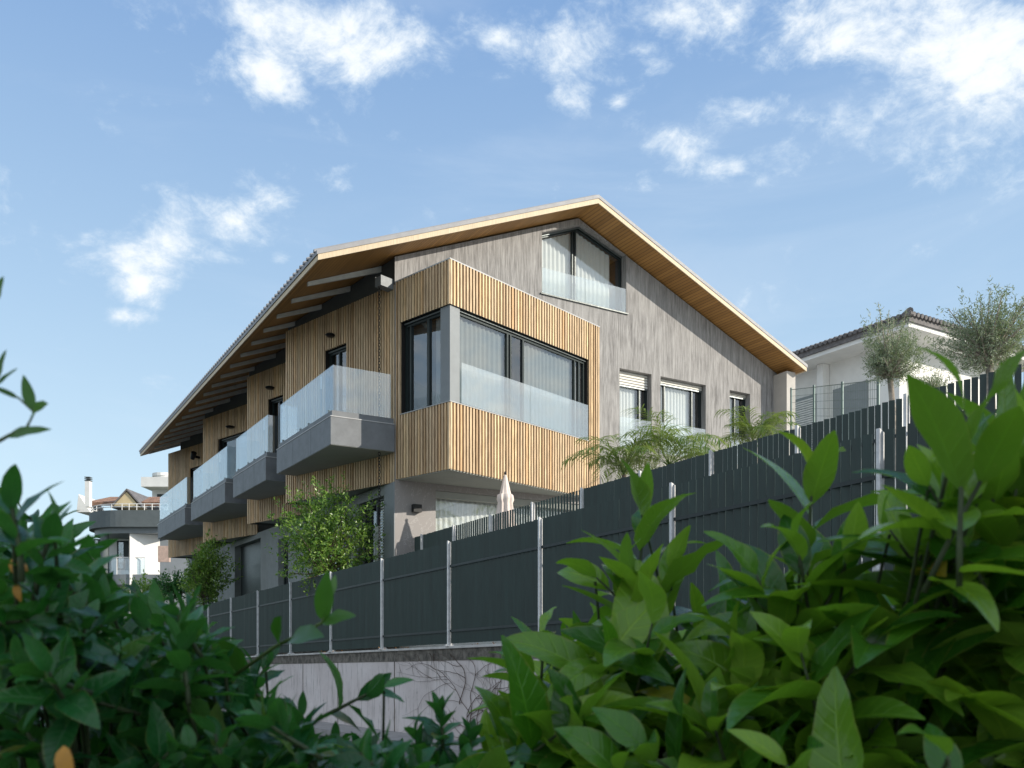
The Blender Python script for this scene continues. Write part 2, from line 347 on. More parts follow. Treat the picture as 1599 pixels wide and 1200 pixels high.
# ------------------------------------------------------------ setting: ground, street, terraces
m = MB(); m.box(-400, 500, -60, 900, -3.4, -3.0); tag(m.build('ground', M['soil']), None, None, kind='structure')
A2 = Vector((2300, 1350)).normalized(); B2 = Vector((-840, 1350)).normalized()
P2 = Vector((1200, 1350)).normalized(); C2 = Vector((-1460, 1350)).normalized()
FD = Vector((-880, 1350)).normalized()                 # direction of both fences
FS = -0.0356                                           # they fall gently along it (per metre of depth)
def fence_xy(c, Y): return (-880 / FP * Y + c / FP, Y)
def strip(name, mt, near, far, ztop, zbot, y0, y1, kind='structure'):
    # a slab between two lines parallel to the fences, following the slope
    m = MB()
    def q(c, Y, z): x, y = fence_xy(c, Y); return (x, y, z + FS * Y)
    m.hexa([q(near, y0, zbot), q(far, y0, zbot), q(far, y1, zbot), q(near, y1, zbot), q(near, y0, ztop), q(far, y0, ztop), q(far, y1, ztop), q(near, y1, ztop)])
    o = m.build(name, mt); tag(o, None, None, kind=kind); return o
strip('road', M['road'], -30000, 11300, -1.45, -1.9, -14, 75)
strip('pavement', M['pave'], 11300, 12940, -1.30, -1.9, -14, 75)
strip('garden_ground', M['soil'], 13060, 16400, .40, -1.9, -12, 75)
strip('terrace', M['gravel'], 16620, 60000, 1.35, -1.9, -12, 75)
# camera stands behind a planted bank on the near side of the street
m = MB(); m.hexa([(-6, -6, -1.9), (6, -6, -1.9), (5.4, 3.2, -1.9), (-6, 3.2, -1.9), (-6, -6, -1.36), (6, -6, -1.36), (5.4, 3.2, -1.36), (-6, 3.2, -1.36)])
tag(m.build('planting_bank', M['soil']), None, None, kind='structure')

# ------------------------------------------------------------ retaining wall and fences
def fq(c, Y, z): x, y = fence_xy(c, Y); return Vector((x, y, z + FS * Y))
root = thing('retaining_wall', 'low grey concrete retaining wall with weathered stains beneath the lower dark fence', 'wall', fq(13000, 12, -1.4))
m = MB(); m.hexa([fq(12960, -12, -1.9), fq(13280, -12, -1.9), fq(13280, 70, -1.9), fq(12960, 70, -1.9), fq(12960, -12, .20), fq(13280, -12, .20), fq(13280, 70, .20), fq(12960, 70, .20)])
m.build('concrete_wall', M['oldwall'], root)
m = MB(); m.hexa([fq(12945, -12, .20), fq(13285, -12, .20), fq(13285, 70, .20), fq(12945, 70, .20), fq(12945, -12, .425), fq(13285, -12, .425), fq(13285, 70, .425), fq(12945, 70, .425)])
m.build('cast_band', M['stain'], root)
m = MB(); m.hexa([fq(12880, -12, .427), fq(13330, -12, .427), fq(13330, 70, .427), fq(12880, 70, .427), fq(12880, -12, .472), fq(13330, -12, .472), fq(13330, 70, .472), fq(12880, 70, .472)])
m.build('coping', M['coping'], root, bevel=.006)
m = MB()
for Y in (10, 14.2, 18.6, 21.3, 23.4, 27, 31): m.bar(fq(12955, Y, -1.4), fq(12955, Y, .2), .02, .012)
m.build('joint', M['stain'], root)

def blade_fence(c, y0, n, dY, zb, zt, pitch, cfg, label, group, name='slat_fence', blade=.135):
    root = thing(name, label, 'fence', fq(c, y0, zb), group)
    dvec = FD; seg = dY / FD.y
    per = int(round(seg / pitch))
    for i in range(n):
        Ya = y0 + i * dY
        ang, wd = cfg(i)
        # blade direction in plan, measured from the fence line
        bd = Vector((dvec.x * math.cos(ang) - dvec.y * math.sin(ang), dvec.x * math.sin(ang) + dvec.y * math.cos(ang)))
        s = MB()
        for k in range(per):
            Y = Ya + dY * (k + .5) / per + random.uniform(-.004, .004)
            if k == 0 : continue
            p = fq(c, Y, 0); w2 = bd * wd / 2; t2 = Vector((-bd.y, bd.x)) * .011
            tw = random.gauss(0, .035); w2 = Vector((w2.x - tw * w2.y, w2.y + tw * w2.x)); b0 = p.z + zb + .05; b1 = p.z + zt + random.uniform(-.006, .006)
            q = [(p.x - w2.x - t2.x, p.y - w2.y - t2.y), (p.x + w2.x - t2.x, p.y + w2.y - t2.y), (p.x + w2.x + t2.x, p.y + w2.y + t2.y), (p.x - w2.x + t2.x, p.y - w2.y + t2.y)]
            s.hexa([(a, b, b0) for a, b in q] + [(a, b, b1) for a, b in q])
        s.build('slat_panel', M['slat'], root)
        pm = MB(); p = fq(c - 40, Ya, 0)
        nn = Vector((-FD.y, FD.x)) * .052; tt = FD * .022
        # flanged post: a flat plate standing across the fence with a narrow outer flange, its top cut on the slant
        z0 = p.z + zb; z1 = p.z + zt + .02
        q = [(p.x + nn.x - tt.x, p.y + nn.y - tt.y), (p.x - nn.x - tt.x, p.y - nn.y - tt.y), (p.x - nn.x + tt.x, p.y - nn.y + tt.y), (p.x + nn.x + tt.x, p.y + nn.y + tt.y)]
        pm.hexa([(a, b, z0) for a, b in q] + [(q[0][0], q[0][1], z1), (q[1][0], q[1][1], z1 - .05), (q[2][0], q[2][1], z1 - .05), (q[3][0], q[3][1], z1)])
        pm.box(p.x - .10, p.x + .10, p.y - .08, p.y + .08, z0 - .0, z0 + .012)
        for bx, by in ((-.07, -.05), (.07, -.05), (.07, .05), (-.07, .05)): pm.lathe((p.x + bx, p.y + by, z0 + .012), [(.012, 0), (.012, .02)], 6)
        po = pm.build('post', M['post'], root)
        for zz in (zb + (zt - zb) * .145, zt - (zt - zb) * .235):
            r = MB(); r.bar(fq(c - 62, Ya, zz), fq(c - 62, Ya + dY, zz), .012, .045)
            r.build('rail', M['rail'], root)
    return root
# lower fence on the concrete wall
blade_fence(13000, 1.25, 19, 2.55, .475, 2.47, .125, lambda i: (R(27), .089),
            'lower run of dark slatted fence standing on the stained concrete wall', None)
# second run behind, on its own low wall, beside the house
def cfg2(i):
    Y = -3.05 + i * 1.405
    x = 16500 / max(Y + .7, .1) - 80
    if 780 < x < 1000: return (R(27), .036)
    return (R(27), .071)
rt = thing('garden_wall', 'low white garden wall hidden behind the lower fence, carrying the upper fence', 'wall', fq(16500, 12, .4))
m = MB(); m.hexa([fq(16400, -12, -.2), fq(16640, -12, -.2), fq(16640, 23.3, -.2), fq(16400, 23.3, -.2), fq(16400, -12, 1.42), fq(16640, -12, 1.42), fq(16640, 23.3, 1.42), fq(16400, 23.3, 1.42)])
m.build('wall_body', M['white'], rt)
m = MB(); m.hexa([fq(16370, -12, 1.422), fq(16670, -12, 1.422), fq(16670, 23.3, 1.422), fq(16370, 23.3, 1.422), fq(16370, -12, 1.455), fq(16670, -12, 1.455), fq(16670, 23.3, 1.455), fq(16370, 23.3, 1.455)])
m.build('coping', M['coping'], rt)
blade_fence(16500, -1.65, 18, 1.405, 1.46, 3.50, .10, cfg2, 'upper run of dark slatted fence between the garden and the wooden bay of the house', None)

# ------------------------------------------------------------ the house
class Wall:
    def __init__(s, o, d, out):
        s.o = Vector(o); s.d = Vector(d).normalized(); n = Vector((-s.d.y, s.d.x)); s.n = n if n.dot(Vector(out)) > 0 else -n
    def t(s, x):
        k = (x - 800) / FP; return (k * s.o.y - s.o.x) / (s.d.x - k * s.d.y)
    def z(s, x, y): return (1000 - y) / FP * (s.o.y + s.t(x) * s.d.y)
    def P(s, t, off, z):
        q = s.o + s.d * t + s.n * off; return (q.x, q.y, z)
    def box(s, mb, t0, t1, o0, o1, z0, z1, zt2=None):
        a, b = (z1, z1) if zt2 is None else (z1, zt2)
        mb.hexa([s.P(t0, o0, z0), s.P(t1, o0, z0), s.P(t1, o1, z0), s.P(t0, o1, z0), s.P(t0, o0, a), s.P(t1, o0, b), s.P(t1, o1, b), s.P(t0, o1, a)])
def px2(x, Y): return ((x - 800) / FP * Y, Y)
G0 = Vector(px2(617, 22.38))
G = Wall(G0, A2, (0, -1)); L = Wall(G0, B2, (-1, -.3))
BF = Wall(px2(703, 21.0), P2, (0, -1)); U1 = Wall(px2(703, 21.0), C2, (-1, -1))
ZF, ZT, ZB, ZH = 5.80, 9.27, 4.17, 8.18
def uv(X, Y):
    dx, dy = X - G0.x, Y - G0.y; det = A2.x * B2.y - A2.y * B2.x
    return ((dx * B2.y - dy * B2.x) / det, (A2.x * dy - A2.y * dx) / det)
def UV(u, v, z): q = G0 + A2 * u + B2 * v; return (q.x, q.y, z)
ur, vf = uv(*px2(935, 24.5)); uL, _ = uv(*px2(497, 20.38)); uR, _ = uv(*px2(1260, 28.83)); _, vb = uv(*px2(222, 42.2))
ZR, ZE = 12.62, 9.20
print('house frame', ur, vf, uL, uR, vb)
def roof_z(u): return ZE + (ZR - ZE) * ((u - uL) / (ur - uL) if u < ur else (uR - u) / (uR - ur))
RT = .27
house = thing('house', 'large modern gabled house with timber batten bay, grey rendered gable and glass balconies', 'house', (G0.x, G0.y, 1.0))

def holed(mb, w, t0, t1, lo, hi, opens, depth, kinks=()):
    """wall face with openings and their reveals; hi may be a function of t"""
    hf = hi if callable(hi) else (lambda t: hi)
    ts = {t0, t1} | {k for k in kinks if t0 < k < t1}
    for o in opens:
        ts |= {min(max(o[0], t0), t1), min(max(o[1], t0), t1)}
    ts = sorted(ts)
    for a, b in zip(ts, ts[1:]):
        if b - a < 1e-4: continue
        mid = (a + b) / 2; cur = (lo, lo)
        for o in sorted([o for o in opens if o[0] <= mid <= o[1]], key=lambda o: o[2]):
            oh = o[3] if callable(o[3]) else (lambda t, q=o[3]: q)
            if o[2] - cur[0] > 1e-4: mb.face([w.P(a, 0, cur[0]), w.P(b, 0, cur[1]), w.P(b, 0, o[2]), w.P(a, 0, o[2])])
            mb.face([w.P(a, 0, oh(a)), w.P(b, 0, oh(b)), w.P(b, -depth, oh(b)), w.P(a, -depth, oh(a))])
            mb.face([w.P(a, 0, o[2]), w.P(b, 0, o[2]), w.P(b, -depth, o[2]), w.P(a, -depth, o[2])])
            cur = (oh(a), oh(b))
        mb.face([w.P(a, 0, cur[0]), w.P(b, 0, cur[1]), w.P(b, 0, hf(b)), w.P(a, 0, hf(a))])
    for o in opens:
        oh = o[3] if callable(o[3]) else (lambda t, q=o[3]: q)
        for t in (o[0], o[1]): mb.face([w.P(t, 0, o[2]), w.P(t, -depth, o[2]), w.P(t, -depth, oh(t)), w.P(t, 0, oh(t))])
def battens(w, t0, t1, lo, hi, opens, name='timber_cladding', pitch=.112, bw=.057, dep=.06):
    mb = MB(); hf = hi if callable(hi) else (lambda t: hi)
    n = int(round((t1 - t0) / pitch)); p = (t1 - t0) / n
    for i in range(n):
        a = t0 + p * i + (p - bw) / 2; b = a + bw
        segs = [(lo, hf((a + b) / 2))]
        for o in opens:
            if b > o[0] and a < o[1]:
                new = []
                for (s0, s1) in segs:
                    if o[2] > s0: new.append((s0, min(s1, o[2])))
                    if o[3] < s1: new.append((max(s0, o[3]), s1))
                segs = new
        j = random.uniform(-.004, .004)
        for s0, s1 in segs:
            if s1 - s0 > .03: w.box(mb, a, b, -dep, j, s0, s1)
    return mb.build(name, M['batten'], house)
def curtain_mesh(w, t0, t1, off, z0, zt, wave=.13, amp=.02):
    mb = MB(); n = max(8, int((t1 - t0) / wave * 6)); zf = zt if callable(zt) else (lambda t: zt)
    prev = None; i0 = 0; ph = random.random() * 6
    for i in range(n + 1):
        t = t0 + (t1 - t0) * i / n; o = off + amp * math.sin(2 * math.pi * (t - t0) / wave + ph + .8 * math.sin(t * 5)) 
        mb.v += [w.P(t, o, z0), w.P(t, o, zf(t))]
        if i: k = 2 * i; mb.f.append((k - 2, k, k + 1, k - 1))
    return mb
def window(w, t0, t1, z0, z1, recess=.20, cm='curtain', mull=(), fw=.07, shutter=0, curtain=None, glass='gw', rail=0, rail_off=.0, top=None, room=1.6, track=True, name='window', sash=()):
    """frame ring + mullions, one pane, optional shutter, curtain and glass rail"""
    tf = top if top else (lambda t: z1)
    f = MB(); o0, o1 = -recess - .07, -recess
    ks = [t0, t1] + ([top.peak] if top else []); ks = sorted(ks)
    w.box(f, t0, t0 + fw, o0, o1, z0, tf(t0), tf(t0 + fw)); w.box(f, t1 - fw, t1, o0, o1, z0, tf(t1 - fw), tf(t1))
    w.box(f, t0 + fw, t1 - fw, o0, o1, z0, z0 + fw)
    for a, b in zip(ks, ks[1:]):
        a2 = max(a, t0 + fw); b2 = min(b, t1 - fw)
        f.hexa([w.P(a2, o0, tf(a2) - fw * 1.6), w.P(b2, o0, tf(b2) - fw * 1.6), w.P(b2, o1, tf(b2) - fw * 1.6), w.P(a2, o1, tf(a2) - fw * 1.6), w.P(a2, o0, tf(a2)), w.P(b2, o0, tf(b2)), w.P(b2, o1, tf(b2)), w.P(a2, o1, tf(a2))])
    for mt, mw in mull: w.box(f, mt - mw / 2, mt + mw / 2, o0 - .01, o1 + .01, z0 + fw, tf(mt) - fw * 1.6 - .002)
    fr = f.build(name, M['frame'], house)
    if track:
        k = MB()
        for a, b in zip(ks, ks[1:]):
            a2 = max(a, t0 + .02); b2 = min(b, t1 - .02)
            k.hexa([w.P(a2, o1 + .02, tf(a2) - shutter - .05), w.P(b2, o1 + .02, tf(b2) - shutter - .05), w.P(b2, o1 + .05, tf(b2) - shutter - .05), w.P(a2, o1 + .05, tf(a2) - shutter - .05),
                    w.P(a2, o1 + .02, tf(a2) - shutter - .015), w.P(b2, o1 + .02, tf(b2) - shutter - .015), w.P(b2, o1 + .05, tf(b2) - shutter - .015), w.P(a2, o1 + .05, tf(a2) - shutter - .015)])
        k.build('shutter_track', M['frame2'], fr)
    g = MB(); og = -recess - .035
    for a, b in zip(ks, ks[1:]):
        a2 = max(a, t0 + fw * .5); b2 = min(b, t1 - fw * .5)
        g.face([w.P(a2, og, z0 + .02), w.P(b2, og, z0 + .02), w.P(b2, og, tf(b2) - .02), w.P(a2, og, tf(a2) - .02)])
    g.build('pane', M[glass], fr)
    if shutter:
        s = MB(); n = max(2, int(shutter / .075)); h = shutter / n
        for i in range(n):
            zz = z1 - i * h
            s.hexa([w.P(t0 + .02, o1 + .02, zz - h), w.P(t1 - .02, o1 + .02, zz - h), w.P(t1 - .02, o1 + .055, zz - h + .012), w.P(t0 + .02, o1 + .055, zz - h + .012),
                    w.P(t0 + .02, o1 + .02, zz - .008), w.P(t1 - .02, o1 + .02, zz - .008), w.P(t1 - .02, o1 + .04, zz - .014), w.P(t0 + .02, o1 + .04, zz - .014)])
        s.build('shutter', M['shutter'], fr)
    r = MB(); a, b = t0 - .02, t1 + .02; zc = max(tf(t0), tf(t1), tf((t0 + t1) / 2)) + .02; o2 = -recess - .09
    P = w.P; q0 = [P(a, o2, z0 - .02), P(b, o2, z0 - .02), P(b, o2 - room, z0 - .02), P(a, o2 - room, z0 - .02)]; q1 = [P(a, o2, zc), P(b, o2, zc), P(b, o2 - room, zc), P(a, o2 - room, zc)]
    r.face(q0); r.face(q1)
    for i in (1, 2, 3): j = (i + 1) % 4; r.face([q0[i], q0[j], q1[j], q1[i]])
    r.build('room', M['room'], fr)
    for c in (curtain or ()): curtain_mesh(w, c[0], c[1], -recess - .13, z0 + .03, (lambda t: tf(t) - .1), wave=c[2] if len(c) > 2 else .13).build('curtain', M[cm], fr, smooth=True)
    if rail:
        g = MB(); n = 2 if (t1 - t0) > 2.2 else 1; sp = (t1 - t0 - .02) / n
        for i in range(n): w.box(g, t0 + .01 + i * sp + .008, t0 + .01 + (i + 1) * sp - .008, rail_off - .014, rail_off, z0 + .01, z0 + rail)
        g.build('glass_rail', M['gj'], fr)
    return fr

# --- gable wall
soff = lambda u: roof_z(u) - RT
gt = lambda x: G.t(x)
tEnd = gt(1236)
att0, att1, attp = gt(846.7), gt(978.5), gt(910)
attlo = (G.z(846.7, 460) + G.z(979, 488.3)) / 2
za, zp, zb_ = G.z(846.7, 363.3), G.z(910, 350), G.z(978.5, 398.5)
def attop(t): return za + (zp - za) * (t - att0) / (attp - att0) if t < attp else zp + (zb_ - zp) * (t - attp) / (att1 - attp)
attop.peak = attp
wz = lambda xa, ya: G.z(xa, ya)
WT = (wz(968, 575.7) + wz(1032, 587.3) + wz(1140, 609)) / 3
print('window top', WT, 'attic', attlo, za, zp, zb_)
W1, W2, W3 = (gt(968), gt(1018)), (gt(1032), gt(1102.7)), (gt(1140), gt(1171.7))
GFo = (gt(681), gt(924))
opens = [(att0, att1, attlo, attop), (W1[0], W1[1], ZF, WT), (W2[0], W2[1], ZF, WT), (W3[0], W3[1], ZF, WT)]
m = MB(); holed(m, G, 0, tEnd, ZB, soff, opens, .32, kinks=(ur, attp))
m.build('gable_wall', M['gable'], house)
m = MB(); holed(m, G, .0, tEnd, .9, ZB, [(GFo[0], GFo[1], 1.2, 3.98)], .32); m.build('ground_floor_wall', M['marble'], house)
window(G, att0, att1, attlo, max(za, zp), .24, mull=((gt(906), .05), (gt(901.5), .035)), top=attop, curtain=((att0 + .03, gt(964), .16),), rail=(G.z(847.7, 418) - attlo), fw=.06)
m = MB(); G.box(m, att0 - .06, att1 + .05, 0, .05, attlo - .035, attlo); m.build('sill', M['frame'], house)
window(G, *W1, ZF, WT, .22, mull=((gt(1006), .05),), shutter=.42, curtain=((W1[0] + .02, gt(1004)),), rail=.95)
window(G, *W2, ZF, WT, .22, mull=((gt(1045), .05), (gt(1088), .05)), shutter=.15, curtain=((W2[0] + .02, gt(1087)),), rail=.98)
window(G, *W3, ZF, WT, .22, mull=((gt(1155), .05),), shutter=.11, curtain=((W3[0] + .02, gt(1154)),), rail=.9)
window(G, *GFo, 1.2, 3.98, .28, mull=((gt(801), .09),), shutter=.0, curtain=((GFo[0] + .02, gt(798), .16), (gt(806), GFo[1] - .1, .16)), room=2.5)
m = MB(); G.box(m, GFo[0], GFo[1], -.20, -.04, 3.80, 3.975); m.build('blind_box', M['under'], house)
# far walls that close the volume
m = MB()
q = [UV(tEnd, 0.02, 0.9), UV(tEnd, vb - .6, .9), UV(0.0, vb - .6, .9)]
for a, b in ((0, 1), (1, 2)):
    pa, pb = q[a], q[b]; ua = uv(pa[0], pa[1])[0]; ub = uv(pb[0], pb[1])[0]
    if a == 0: m.face([pa, pb, (pb[0], pb[1], soff(tEnd)), (pa[0], pa[1], soff(tEnd))])
    else: m.face([pa, pb, (pb[0], pb[1], soff(0)), UV(ur, vb - .6, soff(ur)), (pa[0], pa[1], soff(tEnd))])
m.build('rear_wall', M['greywall'], house)
# fin at the right end
m = MB(); tf0 = gt(1205); F62 = .62
G2 = Wall(G0 + G.n * F62, A2, (0, -1)); t2a, t2b = G2.t(1229), G2.t(1242.5)
m.prism([G.P(t2a + .03, .01, 0)[:2], G.P(t2b + .03, .01, 0)[:2], G.P(t2b, F62, 0)[:2], G.P(t2a, F62, 0)[:2]], .9, soff(t2b) - .01)
m.build('wall_fin', mat('fin_panel', (.46, .435, .40), .75, var=.06), house)
m = MB(); 
for zz in (5.1, 7.55): m.prism([G.P(t2a - .004, .02, 0)[:2], G.P(t2b + .004, .02, 0)[:2], G.P(t2b + .004, F62 + .004, 0)[:2], G.P(t2a - .004, F62 + .004, 0)[:2]], zz, zz + .012)
m.build('fin_joint', M['frame2'], house)

# --- roof
nb = Vector((-B2.x, -B2.y))
angS = math.atan2(B2.y, B2.x)
M['soffitL'] = mat_soffit('soffit_boards', (.40, .21, .06), -angS + math.pi / 2, .10)      # boards run along the eaves
M['soffitR'] = M['soffitL']
def roofpiece(v0, v1, ub, z_off0, z_off1, name, mt, ue=0.0):
    m = MB()
    for (u0, u1) in ((uL - ub, ur), (ur, uR + ub)):
        za_, zb2 = roof_z(max(u0, uL)) - (ub * .42 if u0 < uL else 0), roof_z(min(u1, uR)) - (ub * .42 if u1 > uR else 0)
        m.hexa([UV(u0, v0, za_ + z_off0), UV(u1, v0, zb2 + z_off0), UV(u1, v1, zb2 + z_off0), UV(u0, v1, za_ + z_off0),
                UV(u0, v0, za_ + z_off1), UV(u1, v0, zb2 + z_off1), UV(u1, v1, zb2 + z_off1), UV(u0, v1, za_ + z_off1)])
    return m.build(name, mt, house)
roof = roofpiece(vf + .02, vb - .02, -.02, -.218, -.10, 'roof', M['flash'])
m = MB()
for (u0, u1) in ((uL + .03, ur), (ur, uR - .03)):
    m.face([UV(u0, vf + .03, roof_z(u0) - .222), UV(u1, vf + .03, roof_z(u1) - .222), UV(u1, vb - .03, roof_z(u1) - .222), UV(u0, vb - .03, roof_z(u0) - .222)])
m.build('soffit', M['soffitL'], roof)
m = MB()   # rake boards and eave boards
for (u0, u1) in ((uL, ur), (ur, uR)):
    for v0, v1 in ((vf - .005, vf + .025), (vb - .025, vb + .005)):
        m.hexa([UV(u0, v0, roof_z(u0) - .238), UV(u1, v0, roof_z(u1) - .238), UV(u1, v1, roof_z(u1) - .238), UV(u0, v1, roof_z(u0) - .238), UV(u0, v0, roof_z(u0) - .105), UV(u1, v0, roof_z(u1) - .105), UV(u1, v1, roof_z(u1) - .105), UV(u0, v1, roof_z(u0) - .105)])
for u0, u1 in ((uL - .006, uL + .02), (uR - .02, uR + .006)):
    m.hexa([UV(u0, vf + .026, ZE - .238), UV(u1, vf + .026, ZE - .238), UV(u1, vb - .026, ZE - .238), UV(u0, vb - .026, ZE - .238), UV(u0, vf + .026, ZE - .115), UV(u1, vf + .026, ZE - .115), UV(u1, vb - .026, ZE - .115), UV(u0, vb - .026, ZE - .115)])
m.build('rake_board', M['cream'], roof)
m = MB()   # metal sheet with standing ribs; the flashing laps the edge
for (u0, u1, e0, e1) in ((uL - .03, ur, -.013, 0), (ur, uR + .03, 0, -.013)):
    def zz(u, d): return roof_z(min(max(u, uL), uR)) + d
    m.hexa([UV(u0, vf - .02, zz(u0, e0 - .10)), UV(u1, vf - .02, zz(u1, e1 - .10)), UV(u1, vb + .02, zz(u1, e1 - .10)), UV(u0, vb + .02, zz(u0, e0 - .10)), UV(u0, vf - .02, zz(u0, e0)), UV(u1, vf - .02, zz(u1, e1)), UV(u1, vb + .02, zz(u1, e1)), UV(u0, vb + .02, zz(u0, e0))])
m.build('flashing', M['flash'], roof)
m = MB(); v = vf + .08
while v < vb:
    for (u0, u1) in ((uL - .06, ur), (uR + .06, ur)):
        a0 = roof_z(min(max(u0, uL), uR)) - .025; a1 = roof_z(u1)
        m.hexa([UV(u0, v, a0 + .002), UV(u1, v, a1 + .002), UV(u1, v + .10, a1 + .002), UV(u0, v + .10, a0 + .002), UV(u0, v + .02, a0 + .07), UV(u1, v + .02, a1 + .055), UV(u1, v + .08, a1 + .055), UV(u0, v + .08, a0 + .07)])
    v += .26
m.build('roof_rib', M['flash'], roof)
# rafters under the left eave
Yi = 21.95
for i in range(19):
    _, vv = uv(*px2(0, 0)) if False else (0, 0)
    ue = uL + .30
    # outer end sits on the eave line at this depth
    vv = (Yi - G0.y - ue * A2.y) / B2.y
    if vv > vb - .4: break
    r = MB(); u1 = 0.15
    r.hexa([UV(ue, vv - .035, roof_z(ue) - .34), UV(u1, vv - .035, roof_z(u1) - .40), UV(u1, vv + .035, roof_z(u1) - .40), UV(ue, vv + .035, roof_z(ue) - .34),
            UV(ue, vv - .035, roof_z(ue) - .24), UV(u1, vv - .035, roof_z(u1) - .24), UV(u1, vv + .035, roof_z(u1) - .24), UV(ue, vv + .035, roof_z(ue) - .24)])
    r.build('rafter', M['rafter'], roof); Yi += 1.10

# --- bay front and its flat top
tb = BF.t(937.5)
bo = (BF.t(720.7), BF.t(919.5), ZF, ZH)
colL = U1.t(686); colR = BF.t(720.7)
bay_open = [(-.01, bo[1], ZF, ZH)]
battens(BF, 0.0, tb, ZB, ZT, bay_open)
m = MB(); BFb = Wall(BF.o - BF.n * .055, P2, (0, -1)); holed(m, BFb, .08, tb, ZB + .02, ZT - .02, [(.08, bo[1], ZF, ZH)], .22); m.build('cladding_back', M['back'], house)
# --- stepped units on the long side
S1 = U1.t(446)
door1 = (U1.t(538.7), U1.t(506.7), 5.55, U1.z(538.7, 536))
win0 = (U1.t(701.0), U1.t(626), ZF, ZH)
def soffit_on(w, t): q = w.o + w.d * t; return soff(uv(q.x, q.y)[0])
def unit(w, t0, t1, ops, zt=ZT - .04, zb=4.1, t_dark=None):
    battens(w, t0, t1, zb, zt, ops)
    wb = Wall(w.o - w.n * .055, w.d, w.n)
    m = MB(); holed(m, wb, t0, t1 - .0, zb + .02, zt - .01, ops, .25); m.build('cladding_back', M['back'], house)
    m = MB(); td = t_dark if t_dark else t1
    m.hexa([w.P(t0, -.09, zt - .015), w.P(td, -.09, zt - .015), w.P(td, -.3, zt - .015), w.P(t0, -.3, zt - .015), w.P(t0, -.09, soffit_on(w, t0) + .06), w.P(td, -.09, soffit_on(w, td) + .06), w.P(td, -.3, soffit_on(w, td) + .06), w.P(t0, -.3, soffit_on(w, t0) + .06)])
    m.build('upper_wall', M['darkwall'], house)
tG = U1.t(617)
battens(U1, 0.0, tG, ZB, ZT, [(-.01, win0[1], ZF, ZH)])
m = MB(); U1b = Wall(U1.o - U1.n * .055, C2, U1.n); holed(m, U1b, .08, tG, ZB + .02, ZT - .02, [(.08, win0[1], ZF, ZH)], .22); m.build('cladding_back', M['back'], house)
unit(U1, tG, S1, [door1])
units = [(U1, tG, S1)]
lampz = []
def mkunit(k, xc, Yc, xd0, xd1, yd):
    w = Wall(px2(xc, Yc), -C2, (-1, -1))       # t runs from the outer corner back to the main wall
    # length until the main wall line
    det = w.d.x * B2.y - w.d.y * B2.x; dd = G0 - w.o
    ln = (dd.x * B2.y - dd.y * B2.x) / det
    ops = [(w.t(xd0), w.t(xd1), 5.55, ZH + .02)]
    return w, ln, ops
defs = [(385.8, 30.38, 418.4, 442.4), (317.2, 36.15, 341.8, 385.8), (262.8, 42.8, 296.5, 316)]
ULIST = []
for k, (xc, Yc, a, b) in enumerate(defs):
    w, ln, ops = mkunit(k, xc, Yc, a, b, 0)
    battens(w, 0, ln, 4.08, ZT - .04, ops)
    wb = Wall(w.o - w.n * .055, w.d, w.n); m = MB(); holed(m, wb, 0.0, ln, 4.1, ZT - .05, ops, .25); m.build('cladding_back', M['back'], house)
    t_d = 0 if k < 2 else w.t(279.5)
    m = MB(); zt = ZT - .055
    m.hexa([w.P(t_d, -.09, zt), w.P(ln, -.09, zt), w.P(ln, -.3, zt), w.P(t_d, -.3, zt), w.P(t_d, -.09, soffit_on(w, t_d) + .06), w.P(ln, -.09, soffit_on(w, ln) + .06), w.P(ln, -.3, soffit_on(w, ln) + .06), w.P(t_d, -.3, soffit_on(w, t_d) + .06)])
    m.build('upper_wall', M['darkwall'], house)
    ULIST.append((w, ln, ops))
# returns, undersides and the flat cap of every step
def step_prism(c, s, z0, z1, name, mt):
    # triangle: corner c, start s on the main wall, and the return straight back from the corner
    u, v = uv(*c); r = UV(0.25, v, 0)[:2]
    m = MB(); m.prism([c, s, r], z0, z1); return m.build(name, mt, house)
i1 = U1.o + U1.d * S1
uc, vc = uv(i1.x, i1.y)
sU1 = U1.P(tG, -.06, 0)[:2]
allc = [((i1 - U1.n * .06), Vector(sU1))] + [(Vector(w.P(0, -.06, 0)[:2]), Vector(w.P(ln, -.06, 0)[:2])) for w, ln, _ in ULIST]
for c, s in allc:
    step_prism(tuple(c), tuple(s), 4.16, 4.20, 'underside', M['under'])
    u, v = uv(c.x, c.y)
    m = MB(); a = UV(u, v, 4.085); b = UV(.25, v, 4.085); zc = ZT - .06
    m.face([a, b, (b[0], b[1], zc), (a[0], a[1], zc)]); m.build('return_wall', M['darkwall'], house)
# bay underside, top and metal drips
cB = BF.o - (BF.n + U1.n).normalized() * .07
e1 = Vector(BF.P(tb, -.06, 0)[:2]); e2 = Vector(U1.P(tG, -.06, 0)[:2])
m = MB(); m.prism([tuple(cB), tuple(e1), G.P(gt(937.5), -.02, 0)[:2], G.P(0, -.02, 0)[:2], tuple(e2)], ZB - .02, ZB + .02); m.build('underside', M['under'], house)
m = MB(); m.prism([tuple(BF.o), BF.P(tb, .0, 0)[:2], G.P(gt(937.5), .0, 0)[:2], G.P(0, .0, 0)[:2], U1.P(tG, .0, 0)[:2]], ZT, ZT + .03); m.build('flat_roof', M['trim'], house)
m = MB()
BF.box(m, .0, bo[1] + .02, -.05, .012, ZF + .002, ZF + .022); U1.box(m, .0, win0[1] + .02, -.05, .012, ZF + .002, ZF + .022)
m.build('sill_trim', M['trim'], house)
m = MB()
for w, t0, t1, ts in ((BF, colR, bo[1], tb), (U1, U1.t(686), win0[1], tG)):
    w.box(m, .02, t1 + .03, -.06, -.012, ZH - .0, ZH + .012)
m.build('head_trim', M['frame'], house)
